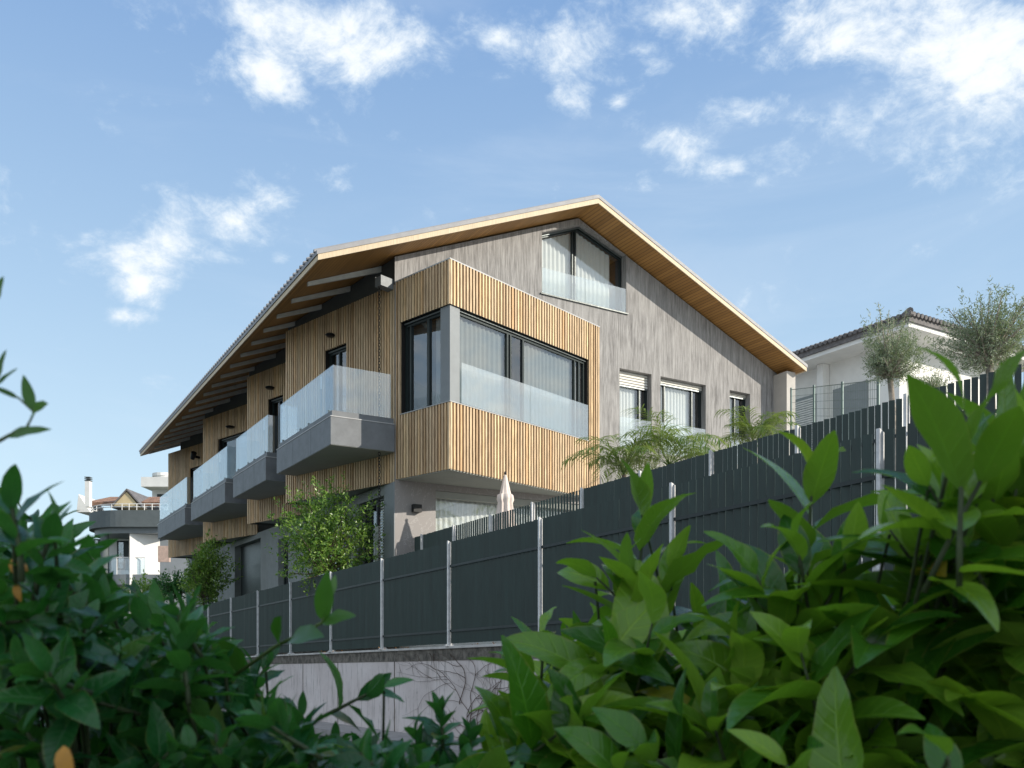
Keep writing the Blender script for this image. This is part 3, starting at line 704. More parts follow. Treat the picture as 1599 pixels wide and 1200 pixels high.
# corner column of the bay
m = MB(); m.prism([BF.P(colR, -.05, 0)[:2], (BF.o - (BF.n + U1.n).normalized() * .07)[:], U1.P(colL, -.05, 0)[:2], U1.P(colL, -.40, 0)[:2], (BF.o - (BF.n + U1.n).normalized() * .62)[:], BF.P(colR, -.40, 0)[:2]], ZF + .024, ZH - .001)
m.build('corner_column', M['panel2'], house)
window(BF, colR, bo[1], ZF + .025, ZH, .14, mull=((BF.t(823.5), .07), (BF.t(799), .06), (BF.t(804), .06), (BF.t(903.5), .05), (BF.t(910), .05)), curtain=((colR + .05, BF.t(797), .17), (BF.t(828), BF.t(902), .17)), rail=1.02, rail_off=.0, cm='curtain2')
window(U1, colL, win0[1], ZF + .025, ZH, .16, mull=((U1.t(634.5), .06), (U1.t(662), .09)), curtain=((colL + .02, U1.t(668), .12),), room=1.4, cm='curtain2')
# balcony doors
def bdoor(w, o, cur=False):
    t0, t1 = min(o[0], o[1]), max(o[0], o[1])
    window(w, t0, t1, o[2], o[3], .18, mull=(((t0 + t1) / 2, .06),), name='balcony_door', room=1.2)
bdoor(U1, door1)
for w, ln, ops in ULIST: bdoor(w, ops[0])
# wall lamps
def lamp(w, x, y, r=.14):
    t = w.t(x); z = w.z(x, y); p = Vector(w.P(t, .10, z)); m = MB()
    m.lathe(p, [(.02, -.055), (r * .7, -.045), (r, 0), (r * .75, .035), (.03, .05)], 20); w.box(m, t - .05, t + .05, -.0, .1, z - .03, z + .03)
    m.build('wall_lamp', M['black'], house, smooth=False)
lamp(U1, 520.8, 525); lamp(ULIST[0][0], 426, 606.7, .16); lamp(ULIST[1][0], 363.7, 667.7, .19)
w = ULIST[2][0]; t = w.t(312); z = w.z(312, 715); m = MB(); m.tube([w.P(t, 0, z), w.P(t, .28, z + .02)], .06, 10); m.tube([w.P(t - .1, .30, z - .08), w.P(t + .14, .34, z + .16)], [.10, .13], 12); m.build('spotlight', M['black'], house)

# --- balconies
ub = uv(*px2(517, 21.42))[0]
def vOn(x, u):      # v of the point on the line u = const seen at column x
    k = (x - 800) / FP; o = G0 + A2 * u; return (k * o.y - o.x) / (B2.x - k * B2.y)
def ubox(mb, u0, u1, v0, v1, z0, z1):
    mb.hexa([UV(u0, v0, z0), UV(u1, v0, z0), UV(u1, v1, z0), UV(u0, v1, z0), UV(u0, v0, z1), UV(u1, v0, z1), UV(u1, v1, z1), UV(u0, v1, z1)])
for i, (xr, xl) in enumerate(((517, 432.6), (415.5, 364.5), (351.8, 298.8), (289.4, 246.9))):
    v0, v1 = vOn(xr, ub), vOn(xl, ub); z0, zs = 4.86, 5.55
    m = MB(); ubox(m, ub, -.05, v0, v1, z0, zs); b = m.build('balcony', M['panel'], house)
    m = MB(); ubox(m, ub + .012, -.06, v0 + .012, v1 - .012, z0 - .012, z0 - .002); m.build('underside', M['under'], b)
    m = MB(); ubox(m, ub - .012, -.05, v0 - .012, v1 + .012, zs + .002, zs + .022); m.build('drip_edge', M['trim'], b)
    m = MB(); uu = ub + .05
    ubox(m, uu, uu + .10, v0 + .05, v1 - .05, zs + .024, 5.72); ubox(m, uu + .101, -.05, v0 + .05, v0 + .15, zs + .024, 5.72); ubox(m, uu + .101, -.05, v1 - .15, v1 - .05, zs + .024, 5.72)
    m.build('upstand', M['panel'], b)
    vm = (v0 + v1) / 2; zg = 6.86
    for (a, c) in ((v0 + .06, vm - .012), (vm + .012, v1 - .06)):
        g = MB(); ubox(g, uu + .03, uu + .048, a, c, 5.722, zg); g.build('glass_panel', M['gb'], b)
    for vv in (v0 + .08, v1 - .098):
        g = MB(); ubox(g, uu + .058, -.12, vv, vv + .018, 5.722, zg); g.build('glass_panel', M['gb'], b)
    m = MB(); ubox(m, ub + 1.0, ub + 1.03, vm - .25, vm - .22, zg - .12, zg + .22) if False else None
    cl = MB()
    for vv in (v0 + .35, vm - .35, vm + .35, v1 - .35): ubox(cl, uu + .012, uu + .066, vv - .03, vv + .03, 5.70, 5.79)
    cl.build('glass_clamp', M['frame2'], b)
    wl = MB(); wl.tube([UV(uu + .30, vm - .55, zg - .16), UV(uu + .30, vm - .55, zg + .16)], .022, 8); wl.build('white_bar', M['white'], b)  # slim white upright bar on each balcony
    st_ = MB(); st_.tube([UV(uu + .30, vm - .55, 5.56), UV(uu + .30, vm - .55, zg - .17)], .012, 6); st_.build('bar_stem', M['frame2'], b)
    for k_ in range(1, 3):
        j = MB(); vj = v0 + (v1 - v0) * k_ / 3; ubox(j, ub - .003, ub + .0, vj - .006, vj + .006, z0 + .01, zs - .01); j.build('panel_joint', M['frame'], b)

# --- ground floor on the long side
Lend = vb + .6
gops = [(L.t(600), L.t(560), 1.2, 3.85), (L.t(450.5), L.t(435), .9, 3.6), (L.t(407.5), L.t(367), .5, 3.9), (L.t(340), L.t(318), .6, 3.7)]
m = MB(); holed(m, L, .02, Lend, .3, 4.12, gops, .3); m.build('side_wall', M['greywall'], house)
m = MB(); L.box(m, .0, L.t(602), -.2, .02, .3, 4.10); m.build('corner_panel', M['panel2'], house)
window(L, gops[0][0], gops[0][1], 1.2, 3.85, .2, mull=((L.t(589), .08), (L.t(579), .07)), room=1.5)
s = MB(); a, b = L.t(600) + .03, L.t(589.5)
for k in range(34):
    z = 1.25 + k * .075; s.hexa([L.P(a, -.15, z), L.P(b, -.15, z), L.P(b, -.10, z - .02), L.P(a, -.10, z - .02), L.P(a, -.15, z + .035), L.P(b, -.15, z + .035), L.P(b, -.10, z + .015), L.P(a, -.10, z + .015)])
s.build('louvre_shutter', M['rafter'], house)
m = MB(); L.box(m, L.t(588), L.t(580), -.12, -.09, 1.2, 3.1); m.build('sliding_screen', M['white'], house)
window(L, gops[1][0], gops[1][1], .9, 3.6, .2, mull=(((gops[1][0] + gops[1][1]) / 2, .06),), room=1.2)
m = MB(); L.box(m, gops[2][0], gops[2][1], -.3, -.26, .5, 3.9); dr = m.build('front_door', M['frame'], house)
m = MB(); m.tube([L.P(gops[2][0] + .3, -.2, 1.6), L.P(gops[2][0] + .3, -.2, 2.8)], .02, 8); m.build('handle', M['trim'], dr)
window(L, gops[3][0], gops[3][1], .6, 3.7, .2, room=1.2)
# glass balustrade of the ground-floor terrace
m = MB(); L.box(m, L.t(601), L.t(577), .9, .918, 1.25, 2.35); L.box(m, L.t(576), L.t(545), .9, .918, 1.25, 2.35); m.build('terrace_glass', M['gb'], house)
m = MB(); L.box(m, L.t(577) - .0, L.t(576) + .0, .88, .93, 1.2, 2.38); m.build('terrace_post', M['frame'], house)
m = MB(); L.box(m, .3, Lend, .02, 1.1, .2, 1.2); m.build('terrace_slab', M['under'], house)
# lamp on the marble pier, downpipe box
m = MB(); t = gt(650); z = G.z(650, 795); G.box(m, t - .13, t + .10, .01, .16, z - .10, z + .10); m.build('box_lamp', M['black'], house)
# scupper at the head of the rain chain
w = U1; ts = U1.t(611); m = MB(); zc = U1.z(611, 446)
for args in ((ts - .11, ts + .13, .0, .42, zc - .14, zc - .12), (ts - .11, ts - .09, .0, .42, zc - .12, zc + .12), (ts + .11, ts + .13, .0, .42, zc - .12, zc + .12), (ts - .088, ts + .108, .40, .42, zc - .119, zc + .10)): w.box(m, *args)
m.build('rain_scupper', M['panel2'], house)
# rain chain
chain_top = Vector(U1.P(ts + .03, .36, zc - .15)); chx = chain_top.x
rc = MB(); z = chain_top.z; k = 0
while z > 1.35:
    n = 10; pts = []
    for j in range(n):
        a = 2 * math.pi * j / n; h = math.cos(a) * .030; vz = math.sin(a) * .050
        pts.append((chain_top.x + (h if k % 2 else h * .35), chain_top.y + (0 if k % 2 else h), z + vz))
    rc.tube(pts + [pts[0], pts[1]], .0085, 5, cap=False); z -= .078; k += 1
tag(rc.build('rain_chain', M['black']), 'long black rain chain hanging from the scupper at the house corner', 'rain chain')
# ------------------------------------------------------------ parasol in front of the bay
pY = 21.7; pt = W(789.5, 742, pY)
ur_ = thing('parasol', 'closed cream garden parasol standing below the timber bay behind the upper fence', 'parasol', (pt.x, pt.y, .9))
m = MB(); seg = 64; prof = [(0.03, 0), (.06, -.10), (.10, -.30), (.135, -.48), (.185, -.50), (.20, -.62), (.17, -.70), (.20, -.95), (.27, -1.35), (.30, -1.75), (.29, -1.95), (.24, -1.98)]
for (r, z) in prof:
    for k in range(seg):
        a = 2 * math.pi * k / seg; q = 1 + (.17 * math.sin(a * 8 + z * 1.2) + .07 * math.sin(a * 13 + z * 5)) * min(1, -z * 1.2)
        m.v.append((pt.x + r * q * math.cos(a), pt.y + r * q * math.sin(a), pt.z + z))
for i in range(len(prof) - 1):
    for k in range(seg): m.f.append((i * seg + k, i * seg + (k + 1) % seg, (i + 1) * seg + (k + 1) % seg, (i + 1) * seg + k))
m.build('canopy', M['fabric'], ur_, smooth=True)
m = MB(); m.tube([(pt.x, pt.y, .95), (pt.x, pt.y, pt.z + .02)], .022, 10); m.build('pole', M['black'], ur_)
m = MB(); m.lathe((pt.x, pt.y, pt.z), [(.02, 0), (.035, .03), (.03, .07), (.012, .09)], 12); m.build('finial', M['black'], ur_, smooth=True)
m = MB(); m.lathe((pt.x, pt.y, .60), [(.32, 0), (.32, .06), (.05, .10), (.04, .36)], 24); m.build('base', M['greyp'], ur_)

# ------------------------------------------------------------ plants
def leaf(mb, base, d, up, L, Wd, fold=.25, curl=.5, n=7, wav=0.0, taper=1.0):
    d = d.normalized(); s = d.cross(up)
    if s.length < 1e-4: s = d.orthogonal()
    s.normalize(); u = s.cross(d).normalized()
    p = Vector(base); i0 = len(mb.v); st = L / n
    for i in range(n + 1):
        t = i / n
        w = Wd / 2 * (math.sin(math.pi * min(1, t ** .85)) ** .75) * (1 - .25 * t) * 1.12 if 0 < t < 1 else Wd * .03
        a = curl * t
        dd = d * math.cos(a) - u * math.sin(a); uu = u * math.cos(a) + d * math.sin(a)
        wv = wav * math.sin(t * 11 + p.x * 50) * w
        mb.v.append(tuple(p - s * w + uu * (fold * w + wv))); mb.v.append(tuple(p)); mb.v.append(tuple(p + s * w + uu * (fold * w - wv))); mb.uv += [(-1, t), (0, t), (1, t)]
        p = p + dd * st
    for i in range(n):
        k = i0 + 3 * i
        mb.f.append((k, k + 1, k + 4, k + 3)); mb.f.append((k + 1, k + 2, k + 5, k + 4))
def rnd_dir(up=.0):
    while True:
        v = Vector((random.uniform(-1, 1), random.uniform(-1, 1), random.uniform(-1, 1)))
        if .05 < v.length < 1: v.normalize(); return (v + Vector((0, 0, up))).normalized()
def shoot(lv, st, tip, axis, n, L, ratio=.36, length=None, n_st=7, spread=(25, 85), curl=.6, r=.0022, stem_mat=True):
    axis = axis.normalized(); length = length or L * 1.1
    side = axis.orthogonal().normalized(); ph = random.random() * 6.28
    pts = [tip - axis * length * (1 - k / 4) + side * math.sin(k * .9 + ph) * length * .03 for k in range(5)]
    st.tube(pts, [r * 1.5, r * 1.35, r * 1.15, r, r * .6], 5)
    for i in range(n):
        f = i / max(1, n - 1)                          # 0 bottom, 1 tip
        base = pts[0].lerp(pts[4], .08 + .92 * f)
        a = ph + i * 2.399
        rad = Matrix.Rotation(a, 3, axis) @ side
        sp = R(spread[1] + (spread[0] - spread[1]) * f + random.uniform(-14, 14))
        d = axis * math.cos(sp) + rad * math.sin(sp)
        l = L * (1.0 - .45 * max(0, f - .55) / .45) * random.uniform(.7, 1.12)
        leaf(lv, base, d, axis + rad * -.2 + Vector((0, 0, .35)) + rnd_dir() * .25, l, l * ratio * random.uniform(.85, 1.12), random.uniform(.12, .45), curl * random.uniform(.3, 1.5), n_st, random.uniform(0, .25))
def interp(pts, x):
    for (x0, y0), (x1, y1) in zip(pts, pts[1:]):
        if x0 <= x <= x1: return y0 + (y1 - y0) * (x - x0) / (x1 - x0)
    return pts[0][1] if x < pts[0][0] else pts[-1][1]

M['stem'] = mat('woody_stem', (.045, .065, .025), .7, var=.4, vscale=30)
# --- citrus bush on the right, close to the camera
def bush(name, label, leafm, crown, xr, Yr, L, ratio, n, nl, nst, explicit, roots, spread, curl, ymax=1330, back=0.5, up=.75, group=None):
    loc = W((xr[0] + xr[1]) / 2, 1000, (Yr[0] + Yr[1]) / 2); loc.z = -1.36
    root = thing(name, label, 'bush', loc, group)
    lv = MB(); st = MB()
    tips = []
    for e in explicit:
        x, y, Y, ax, k, l = e; tip = W(x, y, Y); tips.append(tip); shoot(lv, st, tip, Vector(ax), k, l * 1.22, ratio * .92, None, nst, (12, 74), curl * .8)
    i = 0
    while i < n:
        x = random.uniform(*xr); top = interp(crown, x)
        y = top + (ymax - top) * random.random() ** 1.05
        Y = Yr[0] + (Yr[1] - Yr[0]) * random.random()
        Y += .0 if y > top + 120 else .12
        tip = W(x, y, Y)
        ax = Vector((random.gauss(0, .45), -.25 + random.gauss(0, .4), up + random.gauss(0, .25)))
        l = L * random.uniform(.8, 1.1)
        shoot(lv, st, tip, ax, nl + random.randint(-2, 2), l, ratio, None, nst, spread, curl); tips.append(tip - ax.normalized() * l); i += 1
    # woody limbs down to the ground
    wd = MB(); rts = [Vector((W(x, 1000, Y).x, Y, -1.37)) for x, Y in roots]
    for t in tips:
        r = min(rts, key=lambda q: (q - t).length); a = t.copy(); mid = a.lerp(r, .55); mid.z = a.z * .62 + r.z * .38 - .03; mid += Vector((random.uniform(-.06, .06), random.uniform(-.05, .05), 0))
        q1 = a.lerp(mid, .5) + Vector((0, 0, -.05)); wd.tube([a - Vector((0, 0, .004)), q1, mid, r], [.002, .003, .005, .011], 5, cap=False)
    lv.build('leaves', leafm, root, smooth=True); k0 = len(st.v); st.v += wd.v; st.f += [tuple(q + k0 for q in f) for f in wd.f]; st.build('stems', M['stem'], root, smooth=True)
    return root
crownR = [(740, 1240), (790, 1130), (850, 1060), (900, 1000), (980, 930), (1030, 915), (1090, 990), (1140, 980), (1180, 915), (1260, 865), (1330, 920), (1370, 880), (1430, 840), (1480, 770), (1540, 680), (1620, 640), (1760, 600)]
exR = [(1480, 780, .95, (-.2, -.3, .8), 9, .12), (1535, 800, 1.0, (.2, -.3, .8), 9, .12), (1440, 860, 1.0, (-.2, -.3, .8), 9, .12), (1585, 830, 1.0, (.2, -.3, .8), 9, .13), (1505, 900, 1.0, (0, -.4, .8), 9, .13), (1600, 720, .95, (.1, -.2, .9), 9, .13), (1540, 740, .95, (-.4, -.3, .7), 9, .12), (1003, 800, 1.30, (.05, -.1, 1), 9, .125), (985, 905, 1.22, (-.25, -.2, .9), 9, .13), (1045, 890, 1.25, (.3, -.1, .8), 8, .13), (930, 905, 1.30, (-.7, -.1, .6), 6, .11),
       (1272, 742, 1.15, (.03, -.1, 1), 9, .125), (1250, 850, 1.05, (-.2, -.3, .8), 8, .12), (1320, 880, 1.05, (.3, -.3, .8), 8, .12), (1180, 900, 1.1, (-.5, -.2, .8), 8, .12),
       (1502, 640, .82, (-.02, -.05, 1), 5, .125), (1560, 690, .85, (.3, -.2, .8), 8, .12), (1450, 760, .9, (-.5, -.2, .7), 8, .12), (1600, 640, 1.0, (.2, 0, 1), 7, .12), (1390, 830, 1.0, (-.6, -.2, .6), 7, .12),
       (845, 990, 1.35, (0, -.1, 1), 7, .11), (800, 1040, 1.4, (-.5, 0, .7), 6, .10), (905, 1010, 1.35, (.1, 0, 1), 8, .11), (1150, 1000, 1.1, (-.3, -.4, .8), 9, .13), (1480, 1180, .72, (-.2, -.2, .9), 5, .12), (1230, 1190, .85, (-.6, -.2, .5), 6, .12)]
bush('citrus_bush', 'large leafy citrus bush with big glossy light green leaves filling the right foreground', LM['citrus'], crownR, (790, 1740), (.95, 1.75), .168, .41, 215, 9, 9, exR, [(1000, 2.1), (1200, 2.0), (1420, 2.0), (1600, 2.0), (1720, 2.1)], (18, 92), 1.0)
# --- dark laurel hedge on the left
crownL = [(-120, 730), (-20, 765), (30, 775), (70, 800), (110, 835), (160, 905), (215, 930), (270, 950), (310, 980), (350, 1015), (395, 1060), (425, 1120), (480, 1160), (530, 1160), (600, 1185), (660, 1190), (700, 1185), (760, 1200), (830, 1215), (900, 1260)]
exL = [(20, 785, .80, (-.1, 0, 1), 9, .055), (85, 825, .85, (.3, 0, 1), 9, .055), (300, 955, 1.25, (.3, 0, 1), 8, .06), (690, 1110, 1.2, (0, -.1, 1), 13, .05), (650, 1150, 1.2, (-.4, -.1, 1), 12, .05), (735, 1155, 1.2, (.4, -.1, 1), 12, .05),
       (415, 1040, 1.3, (.5, 0, .9), 9, .06), (600, 1075, 1.25, (.8, 0, .35), 7, .07), (470, 1120, 1.2, (0, 0, 1), 9, .06)]
hedge = bush('laurel_bush', 'dark green laurel hedge with small glossy leaves filling the left foreground', LM['dark'], crownL, (-130, 900), (.78, 1.55), .070, .44, 560, 10, 6, exL, [(0, 1.7), (150, 1.7), (300, 1.8), (450, 1.8), (600, 1.8), (780, 1.8)], (22, 95), .6)
# two long sprigs that stand clear of the hedge
def sprig(pts, rad, leaves, mat_, parent, name='sprig'):
    st = MB(); P = [W(*p) for p in pts]; st.tube(P, rad, 6)
    s = st.build(name, M['twig'], parent, smooth=True); lv = MB()
    for (p, q, wd, cu) in leaves:
        a = W(*p); b = W(*q); leaf(lv, a, b - a, Vector((0, -1, .6)), (b - a).length, (b - a).length * wd, .3, cu, 9, .1)
    lv.build('leaves', mat_, s, smooth=True)
M['sprigleaf'] = mat_leaf('young_laurel_leaf', (.045, .13, .02), (.07, .18, .03), (.10, .22, .04), .4, .35, .5)
sprig([(300, 1120, 1.2), (360, 1060, 1.1), (430, 1010, 1.02), (503, 973, 1.0), (517, 940, 1.0), (516, 905, 1.0)], [.003, .0028, .0024, .002, .0016, .001],
      [((505, 972, 1), (551, 958, .96), .36, .2), ((505, 970, 1), (511, 892, .98), .38, .1), ((516, 935, 1), (524, 898, 1.02), .3, 0), ((436, 1006, 1.02), (437, 964, .98), .62, .1), ((455, 998, 1.01), (496, 986, .95), .4, .3), ((380, 1045, 1.1), (345, 1000, 1.05), .4, .2)], M['sprigleaf'], hedge)
sprig([(-80, 760, .75), (-20, 700, .74), (15, 680, .74), (42, 668, .74), (54, 645, .74), (30, 622, .74), (-10, 604, .74)], [.002, .0018, .0015, .0012, .001, .001, .001],
      [((10, 683, .74), (76, 666, .73), .28, .2), ((52, 640, .74), (37, 586, .74), .34, 0), ((50, 648, .74), (74, 630, .73), .75, .1), ((28, 622, .74), (-12, 603, .73), .3, .1), ((-8, 606, .74), (26, 574, .73), .22, .1), ((-6, 600, .74), (8, 546, .73), .30, .1), ((-12, 480, .72), (6, 432, .72), .4, 0)], M['sprigleaf'], hedge)
# autumn-coloured leaves caught in the hedge
lv = MB()
for (x, y, Y, l) in ((22, 872, .85, .022), (27, 912, .85, .02), (100, 1165, .7, .035), (38, 880, .86, .018)): leaf(lv, W(x, y, Y), Vector((.3, -.5, -.8)), Vector((0, -1, .3)), l, l * .42, .4, .9, 6)
lv.build('faded_leaves', mat('faded_leaf', (.42, .20, .02), .6, var=.2, vscale=30), hedge, smooth=True)

# --- generic small trees
def small_tree(name, label, base, c, rx, rz, n_tips, per, L, ratio, lm, bm, tr=.05, forks=None, group=None, cat='tree', seed=1, top=None, up=.3, lean=0):
    random.seed(seed); root = thing(name, label, cat, base, group)
    tk = MB(); base = Vector(base); c = Vector(c)
    low = c - Vector((0, 0, rz * .75)); mid = base.lerp(low, .5) + Vector((lean, 0, 0))
    tk.tube([base, base.lerp(mid, .5) + Vector((lean * .3, .01, 0)), mid, low], [tr * 1.5, tr * 1.1, tr, tr * .85], 9)
    lv = MB(); lump = [rnd_dir() for _ in range(9)]; la = [random.uniform(-.42, .36) for _ in lump]
    for i in range(n_tips):
        d = rnd_dir(); r = random.random() ** .42
        f = 1 + sum(a * max(0, d.dot(q)) ** 3 for q, a in zip(lump, la))
        if top: f *= top(d)
        if i % 9 == 0: r = 1.0; f *= random.uniform(1.0, 1.28)
        tip = c + Vector((d.x * rx, d.y * rx, d.z * rz)) * r * f
        if i % 11 == 0:
            m1 = low.lerp(tip, .45) + Vector((random.uniform(-.08, .08) * rx, random.uniform(-.08, .08) * rx, -.05 * rz)); tk.tube([low, low.lerp(m1, .5), m1, tip], [tr * .55, tr * .35, tr * .2, tr * .06], 5, cap=False)
        ax = (d * .8 + Vector((0, 0, up)) + rnd_dir() * .5).normalized()
        ln = L * 3.2
        for k in range(per):
            f2 = k / per; b = tip - ax * ln * (1 - f2) * .9 + rnd_dir() * L * .45; q = rnd_dir(); dd = (ax * .6 + q).normalized()
            leaf(lv, b, dd, rnd_dir(.5), L * random.uniform(.7, 1.2), L * ratio, .2, .3, 3)
    tk.build('trunk', bm, root, smooth=True); lv.build('crown', lm, root)
    random.seed(seed + 100); return root
a = W(510, 842, 22.9); small_tree('ficus_tree', 'loose leafy garden tree in front of the ground floor beside the rain chain', (a.x + .1, 22.9, -.45), a, 1.08, 1.15, 1150, 10, .095, .42, LM['ficus'], M['bark'], .045, seed=3, top=lambda d: 1.0 + .25 * max(0, d.z) - .1 * abs(d.x))
a = W(318, 893, 34); small_tree('ficus_tree', 'upright leafy garden tree standing below the farthest balcony', (a.x, 34, -.8), a, 1.05, 1.35, 800, 10, .11, .45, LM['ficus'], M['bark'], .045, seed=5, top=lambda d: 1.0 - .35 * abs(d.x) * max(0, d.z) + .15 * max(0, d.z))
a = W(232, 925, 44); small_tree('garden_shrub', 'small pale green shrub at the left end beyond the fence below the white building', (a.x, 44, -1.1), a, 1.2, 1.0, 300, 10, .13, .45, LM['ficus'], M['bark'], .03, seed=8, cat='shrub')
a = W(272, 915, 38); small_tree('garden_shrub', 'darker low shrub just left of the upright garden tree', (a.x, 38, -.9), a, 0.9, .75, 260, 10, .12, .45, LM['dark'], M['bark'], .03, seed=9, cat='shrub')
o1 = W(1390, 556, 15); b1 = W(1416, 640, 15)
small_tree('olive_tree', 'round clipped olive tree with bent pale trunk in front of the white neighbouring house', (b1.x + .05, 15, .8), o1, .56, .45, 900, 14, .055, .20, LM['olive'], M['olivebark'], .055, seed=11, up=.6, cat='olive tree')
o2 = W(1545, 520, 13); b2 = W(1562, 600, 13)
small_tree('olive_tree', 'taller spreading olive tree at the right edge above the fence', (b2.x, 13, .9), o2, .68, .52, 1000, 14, .058, .20, LM['olive'], M['olivebark'], .065, seed=12, up=.9, cat='olive tree', top=lambda d: 1 + .35 * max(0, d.z) * abs(math.sin(d.x * 9)))
o3 = W(1452, 606, 14.5); small_tree('olive_tree', 'small low olive bush between the two olive crowns just above the fence tops', (o3.x, 14.5, .85), o3, .38, .30, 320, 12, .052, .2, LM['olive'], M['olivebark'], .03, seed=13, up=.8, cat='olive tree')

# --- palms between the upper fence and the gable
def palm(label, x, y, Y, n, Lf, seed, lean=0):
    random.seed(seed); c = W(x, y, Y); root = thing('palm_plant', label, 'palm', (c.x, Y, .75), 'feathery palms by the gable')
    t = MB(); t.tube([(c.x, Y, .75), (c.x + .03, Y, (c.z + .75) / 2), (c.x, Y, c.z)], [.07, .055, .05], 10); t.build('trunk', M['bark'], root, smooth=True)
    for i in range(n):
        a = i * 2.399 + random.uniform(-.2, .2); el = R(random.uniform(30, 82)); L_ = Lf * random.uniform(.75, 1.1)
        h = Vector((math.cos(a), math.sin(a), 0)); p = c.copy(); d = h * math.cos(el) + Vector((0, 0, math.sin(el)))
        pts = [p.copy()]; N = 16
        dirs = []
        for k in range(N):
            bend = 1.6 * (k / N) ** 1.5; e2 = el - bend
            dd = h * math.cos(e2) + Vector((0, 0, math.sin(e2))); p = p + dd * L_ / N; pts.append(p.copy()); dirs.append(dd)
        fr = MB(); fr.tube(pts, [.008 - .0065 * k / N for k in range(N + 1)], 5)
        s = h.cross(Vector((0, 0, 1)))
        for k in range(3, N):
            for j in range(2):
                q = pts[k].lerp(pts[k + 1], j / 2); dd = dirs[k]
                for sg in (-1, 1):
                    ld = (dd * .7 + s * sg * .8 + rnd_dir() * .22).normalized(); l = L_ * .36 * (1 - .55 * abs(k / N - .45) * 1.6) * random.uniform(.8, 1.15)
                    leaf(fr, q, ld, Vector((0, 0, 1)), l, .024, .3, 1.1 * random.uniform(.6, 1.3), 4)
        fr.build('frond', LM['palm'], root)
palm('left palm of the three, its fronds in front of the timber edge of the bay', 975, 742, 18.5, 20, 1.5, 21)
palm('middle palm of the three, arching below the paired white windows', 1045, 728, 19, 22, 1.6, 22)
palm('right palm of the three, beside the pale fin at the end of the gable', 1180, 702, 21, 18, 1.35, 23)

# --- dry creeper on the concrete wall
random.seed(31); m = MB()
yw = lambda x, y: None
def onwall(x, y, off=.03):
    k = (x - 800) / FP; Y = (12950 / FP) / (k + 880 / FP) - off; return W(x, y, Y)
base = [(735, 1150), (745, 1140), (728, 1135)]
def creep(x, y, n, ang, r):
    pts = [onwall(x, y)]; a = ang
    for i in range(n):
        a += random.uniform(-.38, .38); x += math.cos(a) * 7; y -= math.sin(a) * 7
        if y < 1020 : a = -abs(a) * .6; y = 1021
        pts.append(onwall(x, y, .02 + .03 * random.random()))
        if r > .003 and random.random() < .22 and n > 6: creep(x, y, n - i, a + random.choice((-.8, .8)), r * .65)
    m.tube(pts, [r * (1 - .6 * i / len(pts)) for i in range(len(pts))], 5)
for x, y, a in ((752, 1190, 1.7), (742, 1150, 1.55), (735, 1130, 1.9), (730, 1120, 1.3), (760, 1160, 2.0), (718, 1100, 1.5)): creep(x, y, random.randint(14, 20), a, .009)
tag(m.build('dry_creeper', M['drytwig'], smooth=True), 'leafless brown creeper climbing the stained concrete wall', 'creeper')
# fallen leaves on the coping
random.seed(5); m = MB()
for i in range(130):
    Y = random.uniform(11, 26); x, y = fence_xy(12905 + random.uniform(0, 60), Y)
    if math.sin(Y * 2.1) < .1: continue
    leaf(m, (x, y, .476 + FS * Y + random.uniform(0, .02)), rnd_dir(.1), Vector((0, 0, 1)), random.uniform(.03, .07), .03, .3, .6, 3)
tag(m.build('fallen_leaves', M['dryleaf']), 'dry brown leaves scattered along the wall coping', 'leaves', kind='stuff')

# ------------------------------------------------------------ neighbouring buildings
# left, white apartment building with a curved grey parapet
N = 60.0
nb_ = thing('apartment_building', 'white building with curved dark grey parapet and roof terrace at the left', 'building', (W(190, 1000, N).x, 66, -2))
def arc(cx, cy, r, x1, y0, yb, n=14):
    pts = [(x1, y0)]
    for i in range(n + 1):
        a = -math.pi / 2 - math.pi / 2 * i / n; pts.append((cx + r * math.cos(a), cy + r * math.sin(a)))
    pts += [(cx - r, yb), (x1, yb)]
    return pts
cx = W(190, 1000, N).x; x1 = W(262, 1000, N).x
m = MB(); pl = arc(cx, N + 3.5, 3.55, x1, N - .05, 74); m.prism(pl, W(0, 823, N).z, W(0, 797, N).z); m.build('parapet', M['greyp'], nb_)
m = MB(); pl = arc(cx, N + 3.5, 3.2, x1 - .1, N + .3, 73.8); m.prism(pl, W(0, 832, N).z, W(0, 823, N).z - .002); m.build('cornice', M['panel2'], nb_)
m = MB(); pl = arc(cx, N + 3.5, 3.0, x1 - .2, N + .5, 73.5); m.prism(pl, 3.9, 4.6); m.build('balcony_slab', M['panel2'], nb_)
m = MB(); xa, xb = W(203, 1000, N + .4).x, W(240, 1000, N + .4).x
m.prism([(xa, N + .4), (xb, N + 1.5), (xb, N + 8), (xa, N + 8)], -2.5, W(0, 832, N).z - .01); m.box(cx - 2.9, xa - .01, N + 3.6, N + 8, -2.5, W(0, 832, N).z - .01); m.build('wall', M['white'], nb_)
m = MB(); m.prism([(xb + .01, N + 1.52), (xb + 4.2, N + 5), (xb + 4.2, N + 8), (xb + .01, N + 8)], -2.5, W(0, 832, N).z - .012); m.build('side_wall', M['bluegrey'], nb_)
for (a, b, y0, y1) in ((146, 160, 842, 890), (183, 200, 845, 890)):
    m = MB(); xq, xw = W(a, 1000, N + 3.5).x, W(b, 1000, N + 3.5).x; m.box(xq, xw, N + 3.5, N + 3.58, W(0, y1, N + 3.5).z, W(0, y0, N + 3.5).z); w_ = m.build('window', M['frame'], nb_)
    m = MB(); m.box(xq + .15, xw - .3, N + 3.44, N + 3.49, W(0, y1, N + 3.5).z + .1, W(0, y0, N + 3.5).z - .1); m.build('pane', M['gw'], w_)
m = MB(); m.lathe((W(164, 1000, N + 1).x, N + 1, 4.6), [(.28, 0), (.28, 2.88)], 20); m.build('column', M['greyp'], nb_, smooth=False)
